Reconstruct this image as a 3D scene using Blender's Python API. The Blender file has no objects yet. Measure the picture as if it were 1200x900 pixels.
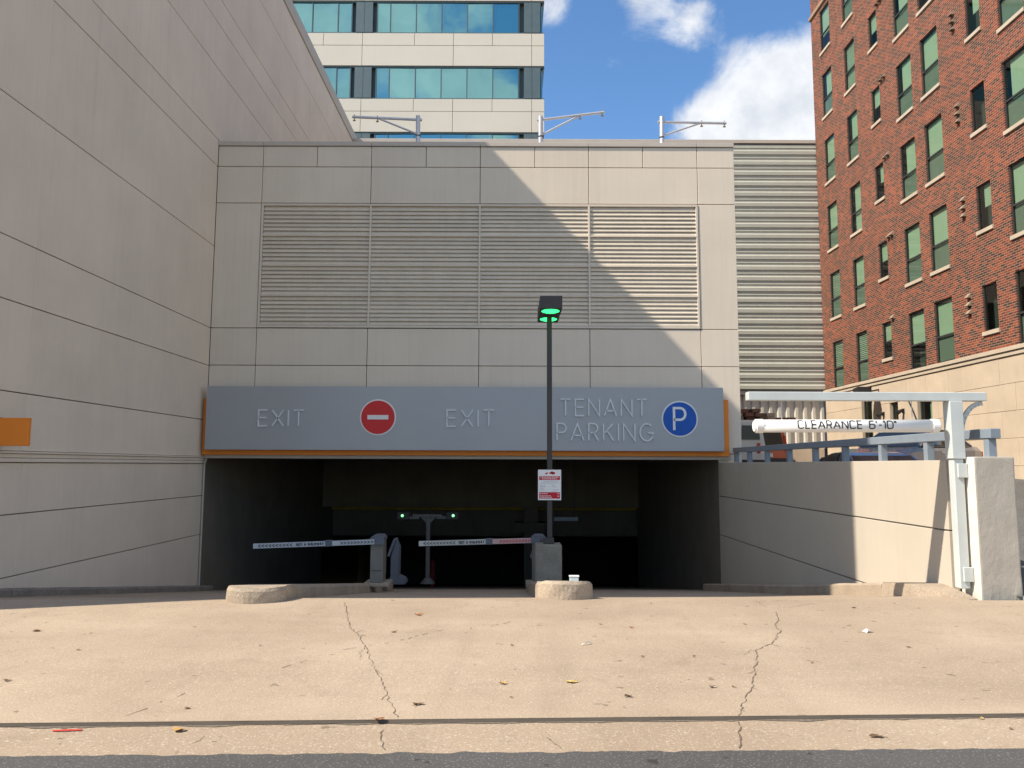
import bpy, bmesh, math, random
from mathutils import Vector, Matrix
random.seed(7)
C = bpy.context.scene.collection
SC = bpy.context.scene
R = math.radians

# ------------------------------------------------------------------ camera, sky, sun, exposure
th, ph = R(6.0), R(0.2)
F0 = Vector((0, math.cos(th), math.sin(th))); U0 = Vector((0, -math.sin(th), math.cos(th))); R0 = Vector((1, 0, 0))
RR = math.cos(ph)*R0 + math.sin(ph)*U0
UU = -math.sin(ph)*R0 + math.cos(ph)*U0
cd = bpy.data.cameras.new('camera'); cam = bpy.data.objects.new('camera', cd); C.objects.link(cam)
cd.sensor_fit = 'HORIZONTAL'; cd.sensor_width = 36; cd.lens = 36*901/1200
cd.clip_start = 0.05; cd.clip_end = 3000
m = Matrix.Identity(4)
for i in range(3):
    m[i][0] = RR[i]; m[i][1] = UU[i]; m[i][2] = -F0[i]
cam.matrix_world = m
SC.camera = cam

SUN = Vector((1, 0.33, -1.085)).normalized()      # direction the light travels
w = bpy.data.worlds.new('World'); SC.world = w; w.use_nodes = True
def world():
    nt = w.node_tree; N = nt.nodes; L = nt.links
    N.clear()
    out = N.new('ShaderNodeOutputWorld'); bg = N.new('ShaderNodeBackground')
    sky = N.new('ShaderNodeTexSky'); sky.sky_type = 'NISHITA'; sky.sun_disc = False
    sd = -SUN
    sky.sun_elevation = math.asin(sd.z); sky.sun_rotation = math.atan2(sd.x, sd.y)
    sky.altitude = 200; sky.air_density = 1.0; sky.dust_density = 0.4; sky.ozone_density = 2.5
    tc = N.new('ShaderNodeTexCoord')
    sep = N.new('ShaderNodeSeparateXYZ'); L.new(tc.outputs['Generated'], sep.inputs[0])
    def math_(op, a, b=None, c=None, clamp=False):
        n = N.new('ShaderNodeMath'); n.operation = op; n.use_clamp = clamp
        for i, v in enumerate((a, b, c)):
            if v is None: continue
            if isinstance(v, (int, float)): n.inputs[i].default_value = v
            else: L.new(v, n.inputs[i])
        return n.outputs[0]
    zz = math_('MAXIMUM', math_('ADD', sep.outputs[2], 0.12), 0.05)
    cx = math_('DIVIDE', sep.outputs[0], zz); cy = math_('DIVIDE', sep.outputs[1], zz)
    cmb = N.new('ShaderNodeCombineXYZ'); L.new(cx, cmb.inputs[0]); L.new(cy, cmb.inputs[1]); cmb.inputs[2].default_value = 3.7
    def noise(vec, scale, detail, rough, dist=0.0):
        n = N.new('ShaderNodeTexNoise'); n.inputs['Scale'].default_value = scale; n.inputs['Detail'].default_value = detail
        n.inputs['Roughness'].default_value = rough; n.inputs['Distortion'].default_value = dist
        L.new(vec, n.inputs['Vector']); return n.outputs['Fac']
    n1 = noise(cmb.outputs[0], 1.6, 9, 0.58, 0.3)
    n2 = noise(tc.outputs['Generated'], 9.0, 8, 0.62, 0.4)
    acc = math_('MULTIPLY', n1, 0.45)
    acc = math_('ADD', acc, math_('MULTIPLY', n2, 0.55))
    # cumulus banks, one added for fill light: direction, angular radius, weight
    def flip(v): return Vector((v.x, -v.y, v.z))
    def pdir(px, py): return 901*F0+(px-600)*RR+(450-py)*UU
    banks = [(pdir(890, 140), 0.062, 0.33), (pdir(965, 135), 0.085, 0.30), (pdir(835, 165), 0.04, 0.24), (pdir(755, 15), 0.04, 0.16), (pdir(800, 42), 0.025, 0.12), (pdir(650, 4), 0.03, 0.24), (pdir(715, 75), 0.02, 0.10), (pdir(830, 5), 0.02, 0.1),
             (pdir(900, 10), 0.05, -0.15), (pdir(720, 125), 0.05, -0.1), (pdir(818, 78), 0.03, -0.14), ((0, -0.6, 0.8), 1.0, 0.085),  # wide unseen bank behind the camera, added to lift the shaded walls
             (flip(pdir(490, 118)), 0.05, 0.15), (flip(pdir(575, 112)), 0.055, 0.17), (flip(pdir(470, 30)), 0.045, 0.13), (flip(pdir(360, 20)), 0.05, 0.15), (flip(pdir(545, 8)), 0.035, 0.10), (flip(pdir(385, 112)), 0.035, 0.12), (flip(pdir(530, 65)), 0.03, -0.06), (flip(pdir(600, 30)), 0.035, -0.06),
             ((-0.75, 0.3, 0.5), 0.3, 0.16),
             ((0.8, -0.3, 0.4), 0.3, 0.16), ((-0.5, -0.6, 0.3), 0.3, 0.16), ((0.6, -0.5, 0.6), 0.3, 0.16), ((0.0, -0.3, 0.9), 0.3, 0.14)]
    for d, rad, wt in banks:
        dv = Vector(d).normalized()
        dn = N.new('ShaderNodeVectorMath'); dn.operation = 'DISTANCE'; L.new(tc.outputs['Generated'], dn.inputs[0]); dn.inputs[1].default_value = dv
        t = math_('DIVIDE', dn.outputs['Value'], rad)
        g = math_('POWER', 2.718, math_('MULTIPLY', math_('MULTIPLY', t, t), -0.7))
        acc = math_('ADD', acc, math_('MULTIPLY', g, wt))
    mr = N.new('ShaderNodeMapRange'); mr.interpolation_type = 'SMOOTHSTEP'
    L.new(acc, mr.inputs['Value']); mr.inputs['From Min'].default_value = 0.585; mr.inputs['From Max'].default_value = 0.78
    n3 = noise(tc.outputs['Generated'], 14.0, 6, 0.6)
    shade = N.new('ShaderNodeMapRange'); L.new(n3, shade.inputs['Value']); shade.inputs['From Min'].default_value = 0.3; shade.inputs['From Max'].default_value = 0.7
    shade.inputs['To Min'].default_value = 0.0; shade.inputs['To Max'].default_value = 1.0
    cc = N.new('ShaderNodeMix'); cc.data_type = 'RGBA'; L.new(shade.outputs[0], cc.inputs['Factor'])
    cc.inputs['A'].default_value = (1.7, 1.8, 1.96, 1); cc.inputs['B'].default_value = (2.6, 2.63, 2.68, 1)
    hsv = N.new('ShaderNodeHueSaturation'); hsv.inputs['Saturation'].default_value = 1.16; hsv.inputs['Value'].default_value = 0.50
    L.new(sky.outputs[0], hsv.inputs['Color'])
    mx = N.new('ShaderNodeMix'); mx.data_type = 'RGBA'
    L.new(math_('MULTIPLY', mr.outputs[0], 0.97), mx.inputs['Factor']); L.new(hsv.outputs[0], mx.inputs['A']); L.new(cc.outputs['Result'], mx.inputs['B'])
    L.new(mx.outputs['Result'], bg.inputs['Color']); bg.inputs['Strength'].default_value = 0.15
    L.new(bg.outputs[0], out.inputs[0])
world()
sl = bpy.data.lights.new('sun', 'SUN'); so = bpy.data.objects.new('sun', sl); C.objects.link(so)
sl.energy = 2.5; sl.angle = R(0.5); sl.color = (1.0, 0.91, 0.78)
so.rotation_euler = SUN.to_track_quat('-Z', 'Y').to_euler(); so.location = (-30, -10, 40)
SC.view_settings.view_transform = 'Standard'; SC.view_settings.look = 'None'
SC.view_settings.exposure = 1.5; SC.view_settings.gamma = 1

# ------------------------------------------------------------------ geometry helpers
def tag(o, label=None, cat=None, group=None, kind=None):
    if label: o['label'] = label
    if cat: o['category'] = cat
    if group: o['group'] = group
    if kind: o['kind'] = kind
    return o
ORG = {}
def thing(name, label, cat, loc=(0, 0, 0), group=None):
    o = bpy.data.objects.new(name, None); C.objects.link(o); o.location = loc; o.empty_display_size = 0.2
    ORG[o] = Vector(loc)
    return tag(o, label, cat, group)
def obj(name, bm, mat, parent=None, kind=None, smooth=False, recalc=True):
    """links bm (world coordinates) as ONE mesh object under parent"""
    if parent is not None:
        bmesh.ops.translate(bm, verts=bm.verts, vec=-ORG[parent])
    if recalc: bmesh.ops.recalc_face_normals(bm, faces=bm.faces)
    me = bpy.data.meshes.new(name); bm.to_mesh(me); bm.free()
    if smooth:
        for p in me.polygons: p.use_smooth = True
    for mm in (mat if isinstance(mat, (list, tuple)) else [mat]): me.materials.append(mm)
    o = bpy.data.objects.new(name, me); C.objects.link(o)
    if parent is not None:
        o.parent = parent; ORG[o] = ORG[parent]
    else: ORG[o] = Vector((0, 0, 0))
    if kind: o['kind'] = kind
    return o
def B(): return bmesh.new()
def box(bm, x0, x1, y0, y1, z0, z1, bev=0.0, seg=1):
    vs = [bm.verts.new((x, y, z)) for x in (x0, x1) for y in (y0, y1) for z in (z0, z1)]
    idx = [(0, 1, 3, 2), (4, 6, 7, 5), (0, 4, 5, 1), (2, 3, 7, 6), (0, 2, 6, 4), (1, 5, 7, 3)]
    fs = [bm.faces.new([vs[i] for i in q]) for q in idx]
    if bev > 0:
        es = list({e for f in fs for e in f.edges})
        bmesh.ops.bevel(bm, geom=es, offset=bev, segments=seg, affect='EDGES', profile=0.6)
    return bm
def prism(bm, pts, axis, a, b):
    """extrudes a polygon: axis 'x' pts=(y,z), 'y' pts=(x,z), 'z' pts=(x,y)"""
    def P(p, t):
        return (t, p[0], p[1]) if axis == 'x' else (p[0], t, p[1]) if axis == 'y' else (p[0], p[1], t)
    v0 = [bm.verts.new(P(p, a)) for p in pts]; v1 = [bm.verts.new(P(p, b)) for p in pts]
    n = len(pts)
    bm.faces.new(v0); bm.faces.new(v1[::-1])
    for i in range(n):
        bm.faces.new((v0[i], v1[i], v1[(i+1) % n], v0[(i+1) % n]))
    return bm
def cyl(bm, p0, p1, r, seg=14, r1=None):
    p0, p1 = Vector(p0), Vector(p1); d = (p1-p0).normalized()
    a = d.orthogonal().normalized(); b = d.cross(a); r1 = r if r1 is None else r1
    A = [bm.verts.new(p0+r*(a*math.cos(t)+b*math.sin(t))) for t in [2*math.pi*i/seg for i in range(seg)]]
    D = [bm.verts.new(p1+r1*(a*math.cos(t)+b*math.sin(t))) for t in [2*math.pi*i/seg for i in range(seg)]]
    for i in range(seg): bm.faces.new((A[i], A[(i+1) % seg], D[(i+1) % seg], D[i]))
    bm.faces.new(A[::-1]); bm.faces.new(D)
    return bm
def bar(bm, p0, p1, wx, wz, up=(0, 0, 1)):
    p0, p1 = Vector(p0), Vector(p1); d = (p1-p0).normalized(); s = d.cross(Vector(up)).normalized(); u = s.cross(d)
    q = [(-1, -1), (1, -1), (1, 1), (-1, 1)]
    A = [bm.verts.new(p0+s*wx/2*i+u*wz/2*j) for i, j in q]; D = [bm.verts.new(p1+s*wx/2*i+u*wz/2*j) for i, j in q]
    for i in range(4): bm.faces.new((A[i], A[(i+1) % 4], D[(i+1) % 4], D[i]))
    bm.faces.new(A[::-1]); bm.faces.new(D)
    return bm
CACHE = {}
def piece(name, parent, mat, x0, x1, y0, y1, z0, z1, bev=0.0):
    """a box part that shares mesh data with alike boxes"""
    k = (name, mat.name, round(x1-x0, 3), round(y1-y0, 3), round(z1-z0, 3), bev)
    if k not in CACHE:
        bm = B(); hx, hy, hz = (x1-x0)/2, (y1-y0)/2, (z1-z0)/2
        box(bm, -hx, hx, -hy, hy, -hz, hz, bev); bmesh.ops.recalc_face_normals(bm, faces=bm.faces)
        me = bpy.data.meshes.new(name); bm.to_mesh(me); bm.free(); me.materials.append(mat); CACHE[k] = me
    o = bpy.data.objects.new(name, CACHE[k]); C.objects.link(o)
    c = Vector(((x0+x1)/2, (y0+y1)/2, (z0+z1)/2))
    o.parent = parent; o.location = c-(ORG[parent] if parent else Vector()); ORG[o] = c
    return o
def children(o): return [c for c in C.objects if c.parent == o]
def copy_tree(o, parent=None):
    c = o.copy(); C.objects.link(c)
    if parent is not None: c.parent = parent
    for ch in children(o): copy_tree(ch, c)
    return c
def roughen(bm, amp, freq=6.0, seed=0.0):
    from mathutils import noise as nz
    for v in bm.verts:
        p = v.co*freq+Vector((seed, seed*1.7, seed*.3))
        v.co += nz.noise_vector(p)*amp + nz.noise_vector(p*3.1)*amp*.4

# ------------------------------------------------------------------ materials
MATS = {}
def mat(name, col, rough=0.8, var=0.08, scale=2.0, fine=0.0, fscale=60.0, bump=0.0, bscale=80.0, metal=0.0, streak=0.0, spec=0.3, col2=None, stain=0.0, coat=0.0, tone=0.0):
    if name in MATS: return MATS[name]
    m = bpy.data.materials.new(name); MATS[name] = m; m.use_nodes = True
    nt = m.node_tree; N = nt.nodes; L = nt.links; bs = N['Principled BSDF']
    bs.inputs['Roughness'].default_value = rough; bs.inputs['Metallic'].default_value = metal
    bs.inputs['Specular IOR Level'].default_value = spec
    if coat: bs.inputs['Coat Weight'].default_value = coat; bs.inputs['Coat Roughness'].default_value = 0.08
    geo = N.new('ShaderNodeNewGeometry')
    def nz(scale, detail=5, rg=0.55, stretch=None):
        n = N.new('ShaderNodeTexNoise'); n.inputs['Scale'].default_value = scale; n.inputs['Detail'].default_value = detail; n.inputs['Roughness'].default_value = rg
        if stretch:
            mp = N.new('ShaderNodeMapping'); mp.inputs['Scale'].default_value = stretch; L.new(geo.outputs['Position'], mp.inputs[0]); L.new(mp.outputs[0], n.inputs['Vector'])
        else: L.new(geo.outputs['Position'], n.inputs['Vector'])
        return n.outputs['Fac']
    cur = None
    def mixc(fac, a, b, mode='MIX'):
        n = N.new('ShaderNodeMix'); n.data_type = 'RGBA'; n.blend_type = mode
        for s, v in (('Factor', fac), ('A', a), ('B', b)):
            if isinstance(v, (int, float)): n.inputs[s].default_value = v
            elif isinstance(v, tuple): n.inputs[s].default_value = (*v[:3], 1)
            else: L.new(v, n.inputs[s])
        return n.outputs['Result']
    def rng(v, a, b, lo=0.0, hi=1.0):
        n = N.new('ShaderNodeMapRange'); L.new(v, n.inputs['Value']); n.inputs['From Min'].default_value = a; n.inputs['From Max'].default_value = b
        n.inputs['To Min'].default_value = lo; n.inputs['To Max'].default_value = hi; return n.outputs[0]
    dark = tuple(c*(1-var) for c in col); lite = tuple(min(1, c*(1+var)) for c in col)
    if col2: lite = col2
    cur = mixc(rng(nz(scale), 0.3, 0.7), dark, lite)
    if streak: cur = mixc(rng(nz(1.0, 5, 0.6, (9, 9, 0.35)), 0.45, 0.75, 0, streak), cur, tuple(c*0.55 for c in col))
    if stain: cur = mixc(rng(nz(scale*0.35, 7, 0.65), 0.5, 0.72, 0, stain), cur, tuple(c*f for c, f in zip(col, (0.5, 0.48, 0.47))))
    if fine: cur = mixc(rng(nz(fscale, 3, 0.7), 0.35, 0.65, 0, 1), mixc(fine, cur, (0, 0, 0)), mixc(fine*0.6, cur, (1, 1, 1)))
    if tone:
        oi = N.new('ShaderNodeObjectInfo'); hv = N.new('ShaderNodeHueSaturation'); L.new(rng(oi.outputs['Random'], 0, 1, 1-tone, 1+tone), hv.inputs['Value']); L.new(cur, hv.inputs['Color']); cur = hv.outputs[0]
    L.new(cur, bs.inputs['Base Color'])
    L.new(rng(nz(scale*3), 0.2, 0.8, max(0, rough-0.06), min(1, rough+0.06)), bs.inputs['Roughness'])
    if bump:
        bp = N.new('ShaderNodeBump'); bp.inputs['Strength'].default_value = bump; bp.inputs['Distance'].default_value = 0.02
        L.new(nz(bscale, 6, 0.65), bp.inputs['Height']); L.new(bp.outputs[0], bs.inputs['Normal'])
    return m
def emit_mat(name, col, strength):
    m = bpy.data.materials.new(name); m.use_nodes = True; bs = m.node_tree.nodes['Principled BSDF']
    bs.inputs['Base Color'].default_value = (*col, 1); bs.inputs['Emission Color'].default_value = (*col, 1); bs.inputs['Emission Strength'].default_value = strength
    return m
PANEL = mat('painted_precast', (0.80, 0.675, 0.54), 0.75, 0.05, 0.8, fine=0.02, fscale=40, bump=0.06, bscale=30, streak=0.10, tone=0.02, stain=0.06)
PANEL2 = mat('facade_precast', (0.72, 0.62, 0.495), 0.75, 0.04, 0.7, fine=0.02, fscale=40, bump=0.05, bscale=30, streak=0.11, tone=0.02, stain=0.05)
JOINT = mat('joint_sealant', (0.20, 0.18, 0.16), 0.9)
COPING = mat('coping_metal', (0.52, 0.46, 0.39), 0.5, 0.04)
LOUV = mat('louver_paint', (0.68, 0.585, 0.46), 0.55, 0.05, 3, streak=0.12, tone=0.05)
LOUVF = mat('louver_frame_paint', (0.66, 0.575, 0.47), 0.55, 0.04)
SIDE = mat('siding_metal', (0.47, 0.47, 0.395), 0.42, 0.04, 2, spec=0.4, streak=0.08, tone=0.03)
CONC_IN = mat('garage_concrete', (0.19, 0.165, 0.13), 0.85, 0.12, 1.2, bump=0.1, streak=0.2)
SIGNG = mat('sign_aluminium', (0.375, 0.375, 0.38), 0.38, 0.03, 0.6, metal=0.15, spec=0.4)
LETTER = mat('letter_metal', (0.68, 0.68, 0.69), 0.4, 0.02)
ORANGE = mat('orange_enamel', (0.82, 0.25, 0.03), 0.5, 0.03)
RED = mat('red_enamel', (0.62, 0.025, 0.025), 0.4, 0.02)
BLUE = mat('blue_enamel', (0.01, 0.09, 0.42), 0.4, 0.02)
WHITE = mat('white_paint', (0.78, 0.77, 0.74), 0.5, 0.03, 3)
BLACK = mat('black_paint', (0.02, 0.02, 0.02), 0.5)
POLE = mat('dark_bronze_paint', (0.055, 0.05, 0.048), 0.5, 0.06)
INM = mat('dull_blue_grey_paint', (0.12, 0.13, 0.15), 0.55, 0.06, 4)
DULL = mat('dull_grey_paint', (0.085, 0.085, 0.08), 0.6, 0.06, 4)
GREYM = mat('grey_paint', (0.30, 0.33, 0.36), 0.5, 0.06, 4)
RAILM = mat('rail_paint', (0.215, 0.25, 0.285), 0.5, 0.06, 4, streak=0.1)
FRAMEM = mat('clearance_frame_paint', (0.52, 0.55, 0.53), 0.5, 0.05, 3, streak=0.08)
STEEL = mat('galvanised_steel', (0.62, 0.61, 0.62), 0.4, 0.06, 6, metal=0.6)
WALLP = mat('retaining_wall_paint', (0.50, 0.44, 0.355), 0.8, 0.04, 0.9, fine=0.02, bump=0.05, bscale=25, streak=0.06)
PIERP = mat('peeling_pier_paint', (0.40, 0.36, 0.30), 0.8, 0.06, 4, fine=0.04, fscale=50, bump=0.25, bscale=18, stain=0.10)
PIERL = mat('pier_sunlit_side', (0.66, 0.61, 0.53), 0.8, 0.08, 4, bump=0.3, bscale=14)  # paler copy of the pier paint, sunlight on the left face painted in
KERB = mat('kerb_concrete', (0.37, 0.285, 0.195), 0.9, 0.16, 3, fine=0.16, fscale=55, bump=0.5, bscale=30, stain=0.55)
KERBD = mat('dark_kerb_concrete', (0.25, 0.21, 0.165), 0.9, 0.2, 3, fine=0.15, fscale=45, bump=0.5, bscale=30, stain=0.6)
STONE = mat('cream_stone', (0.50, 0.40, 0.29), 0.85, 0.07, 1.5, fine=0.03, bump=0.08, bscale=25, stain=0.15, tone=0.03, streak=0.1)
SILL = mat('sill_stone', (0.46, 0.38, 0.285), 0.8, 0.08, 2)
DARKF = mat('dark_window_frame', (0.035, 0.035, 0.035), 0.5)
ROOM = mat('dark_room', (0.05, 0.05, 0.05), 0.9)
BLIND = mat('window_blind', (0.62, 0.72, 0.58), 0.8, 0.05, 2)
TOWP = mat('tower_precast', (0.69, 0.625, 0.515), 0.75, 0.03, 0.4, fine=0.015, streak=0.05)
TOWM = mat('tower_metal_panel', (0.13, 0.17, 0.17), 0.45, 0.06, metal=0.3)
MULL = mat('tower_mullion', (0.10, 0.14, 0.15), 0.45)
def tower_glass():
    m = bpy.data.materials.new('teal_reflective_glass'); m.use_nodes = True; N = m.node_tree.nodes; L = m.node_tree.links
    N.remove(N['Principled BSDF']); out = N['Material Output']
    g = N.new('ShaderNodeBsdfGlossy'); g.inputs['Roughness'].default_value = 0.015; g.inputs['Color'].default_value = (0.22, 0.43, 0.425, 1)
    d = N.new('ShaderNodeBsdfDiffuse'); d.inputs['Color'].default_value = (0.006, 0.03, 0.035, 1)
    a = N.new('ShaderNodeAddShader'); L.new(g.outputs[0], a.inputs[0]); L.new(d.outputs[0], a.inputs[1]); L.new(a.outputs[0], out.inputs[0])
    geo = N.new('ShaderNodeNewGeometry'); nz = N.new('ShaderNodeTexNoise'); nz.inputs['Scale'].default_value = 0.5; L.new(geo.outputs['Position'], nz.inputs['Vector'])
    bp = N.new('ShaderNodeBump'); bp.inputs['Strength'].default_value = 0.05; bp.inputs['Distance'].default_value = 0.12; L.new(nz.outputs['Fac'], bp.inputs['Height']); L.new(bp.outputs[0], g.inputs['Normal'])
    return m
TGLASS = tower_glass()
def thin_glass(name, tint, refl=0.5):
    m = bpy.data.materials.new(name); m.use_nodes = True; N = m.node_tree.nodes; L = m.node_tree.links
    N.remove(N['Principled BSDF']); out = N['Material Output']
    t = N.new('ShaderNodeBsdfTransparent'); t.inputs['Color'].default_value = (*tint, 1)
    g = N.new('ShaderNodeBsdfGlossy'); g.inputs['Roughness'].default_value = 0.02
    lw = N.new('ShaderNodeLayerWeight'); lw.inputs['Blend'].default_value = 0.5
    pw = N.new('ShaderNodeMath'); pw.operation = 'POWER'; L.new(lw.outputs['Facing'], pw.inputs[0]); pw.inputs[1].default_value = 5
    f = N.new('ShaderNodeMath'); f.operation = 'MULTIPLY_ADD'; L.new(pw.outputs[0], f.inputs[0]); f.inputs[1].default_value = 0.9; f.inputs[2].default_value = 0.05
    mx = N.new('ShaderNodeMixShader'); L.new(f.outputs[0], mx.inputs[0]); L.new(t.outputs[0], mx.inputs[1]); L.new(g.outputs[0], mx.inputs[2]); L.new(mx.outputs[0], out.inputs[0])
    return m
WGLASS = thin_glass('green_window_glass', (0.68, 0.82, 0.70))
CGLASS = mat('car_glass', (0.010, 0.013, 0.018), 0.08, 0.0, spec=0.35)
def brick_mat():
    m = bpy.data.materials.new('red_brickwork'); m.use_nodes = True; N = m.node_tree.nodes; L = m.node_tree.links; bs = N['Principled BSDF']
    bs.inputs['Roughness'].default_value = 0.85; bs.inputs['Specular IOR Level'].default_value = 0.2
    geo = N.new('ShaderNodeNewGeometry'); sp = N.new('ShaderNodeSeparateXYZ'); L.new(geo.outputs['Position'], sp.inputs[0])
    ad = N.new('ShaderNodeMath'); ad.operation = 'ADD'; L.new(sp.outputs[0], ad.inputs[0]); L.new(sp.outputs[1], ad.inputs[1])
    cb = N.new('ShaderNodeCombineXYZ'); L.new(ad.outputs[0], cb.inputs[0]); L.new(sp.outputs[2], cb.inputs[1])
    bt = N.new('ShaderNodeTexBrick'); L.new(cb.outputs[0], bt.inputs['Vector'])
    bt.inputs['Scale'].default_value = 1.0; bt.inputs['Brick Width'].default_value = 0.222; bt.inputs['Row Height'].default_value = 0.078
    bt.inputs['Mortar Size'].default_value = 0.009; bt.inputs['Mortar Smooth'].default_value = 0.2; bt.inputs['Bias'].default_value = 0.0
    bt.inputs['Color1'].default_value = (0, 0, 0, 1); bt.inputs['Color2'].default_value = (1, 1, 1, 1); bt.inputs['Mortar'].default_value = (0.5, 0.5, 0.5, 1)
    cr = N.new('ShaderNodeValToRGB'); L.new(bt.outputs['Color'], cr.inputs['Fac'])
    e = cr.color_ramp.elements; e[0].position = 0.0; e[0].color = (0.085, 0.045, 0.037, 1); e[1].position = 1.0; e[1].color = (0.40, 0.10, 0.048, 1)
    for p, c in ((0.22, (0.09, 0.04, 0.032, 1)), (0.38, (0.17, 0.052, 0.034, 1)), (0.55, (0.24, 0.056, 0.032, 1)), (0.8, (0.31, 0.07, 0.036, 1))):
        x = cr.color_ramp.elements.new(p); x.color = c
    nz = N.new('ShaderNodeTexNoise'); nz.inputs['Scale'].default_value = 0.35; nz.inputs['Detail'].default_value = 6; L.new(geo.outputs['Position'], nz.inputs['Vector'])
    mr = N.new('ShaderNodeMapRange'); L.new(nz.outputs['Fac'], mr.inputs['Value']); mr.inputs['From Min'].default_value = .3; mr.inputs['From Max'].default_value = .7; mr.inputs['To Min'].default_value = .58; mr.inputs['To Max'].default_value = .80
    hv = N.new('ShaderNodeHueSaturation'); L.new(cr.outputs['Color'], hv.inputs['Color']); L.new(mr.outputs[0], hv.inputs['Value'])
    mx = N.new('ShaderNodeMix'); mx.data_type = 'RGBA'; L.new(bt.outputs['Fac'], mx.inputs['Factor']); L.new(hv.outputs[0], mx.inputs['A']); mx.inputs['B'].default_value = (0.31, 0.225, 0.155, 1)
    L.new(mx.outputs['Result'], bs.inputs['Base Color'])
    bp = N.new('ShaderNodeBump'); bp.invert = True; bp.inputs['Strength'].default_value = 0.7; bp.inputs['Distance'].default_value = 0.012; L.new(bt.outputs['Fac'], bp.inputs['Height']); L.new(bp.outputs[0], bs.inputs['Normal'])
    return m
BRICK = brick_mat()
def ground_mat(name, base, alt, speck, tyre=0.0):
    m = bpy.data.materials.new(name); m.use_nodes = True; N = m.node_tree.nodes; L = m.node_tree.links; bs = N['Principled BSDF']
    bs.inputs['Roughness'].default_value = 0.9; bs.inputs['Specular IOR Level'].default_value = 0.2
    geo = N.new('ShaderNodeNewGeometry'); P = geo.outputs['Position']
    def nz(s, d=6, r=.6, st=None, dist=0):
        n = N.new('ShaderNodeTexNoise'); n.inputs['Scale'].default_value = s; n.inputs['Detail'].default_value = d; n.inputs['Roughness'].default_value = r; n.inputs['Distortion'].default_value = dist
        if st:
            mp = N.new('ShaderNodeMapping'); mp.inputs['Scale'].default_value = st; L.new(P, mp.inputs[0]); L.new(mp.outputs[0], n.inputs['Vector'])
        else: L.new(P, n.inputs['Vector'])
        return n.outputs['Fac']
    def rng(v, a, b, lo=0, hi=1):
        n = N.new('ShaderNodeMapRange'); L.new(v, n.inputs['Value'])
        for k, x in (('From Min', a), ('From Max', b), ('To Min', lo), ('To Max', hi)): n.inputs[k].default_value = x
        return n.outputs[0]
    def mix(f, a, b, mode='MIX'):
        n = N.new('ShaderNodeMix'); n.data_type = 'RGBA'; n.blend_type = mode
        for k, v in (('Factor', f), ('A', a), ('B', b)):
            if isinstance(v, (int, float)): n.inputs[k].default_value = v
            elif isinstance(v, tuple): n.inputs[k].default_value = (*v, 1)
            else: L.new(v, n.inputs[k])
        return n.outputs['Result']
    c = mix(rng(nz(0.55, 7, .62, None, .4), .32, .68), base, alt)
    c = mix(rng(nz(0.5, 6, .6, (0.25, 2.2, 1)), .42, .7, 0, .35), c, tuple(x*.80 for x in base))       # bands along the lane
    c = mix(rng(nz(2.6, 8, .7), .55, .75, 0, .40), c, tuple(x*.68 for x in base))                       # blotches
    if tyre: c = mix(rng(nz(0.9, 5, .6, (2.2, .18, 1), .5), .56, .74, 0, tyre), c, tuple(x*.45 for x in base))
    c = mix(rng(nz(70, 2, .6), .58, .68, 0, speck), c, (0.75, 0.68, 0.56))                              # pale aggregate
    c = mix(rng(nz(55, 2, .6), .60, .70, 0, speck), c, (0.10, 0.075, 0.05))                             # dark aggregate
    c = mix(rng(nz(9, 2, .5), .71, .75, 0, .6), c, tuple(x*.35 for x in base))                          # spots
    L.new(c, bs.inputs['Base Color'])
    bp = N.new('ShaderNodeBump'); bp.inputs['Strength'].default_value = 0.35; bp.inputs['Distance'].default_value = 0.008; L.new(nz(60, 4, .7), bp.inputs['Height']); L.new(bp.outputs[0], bs.inputs['Normal'])
    return m
DRIVE = ground_mat('tan_concrete', (0.335, 0.254, 0.178), (0.44, 0.345, 0.248), 0.38, 0.18)
GUTT = ground_mat('gutter_concrete', (0.31, 0.234, 0.163), (0.39, 0.303, 0.214), 0.40)
ASPH = ground_mat('asphalt', (0.073, 0.071, 0.068), (0.095, 0.092, 0.089), 0.16)
LOT = ground_mat('lot_asphalt', (0.09, 0.09, 0.085), (0.12, 0.115, 0.11), 0.4)

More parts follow.
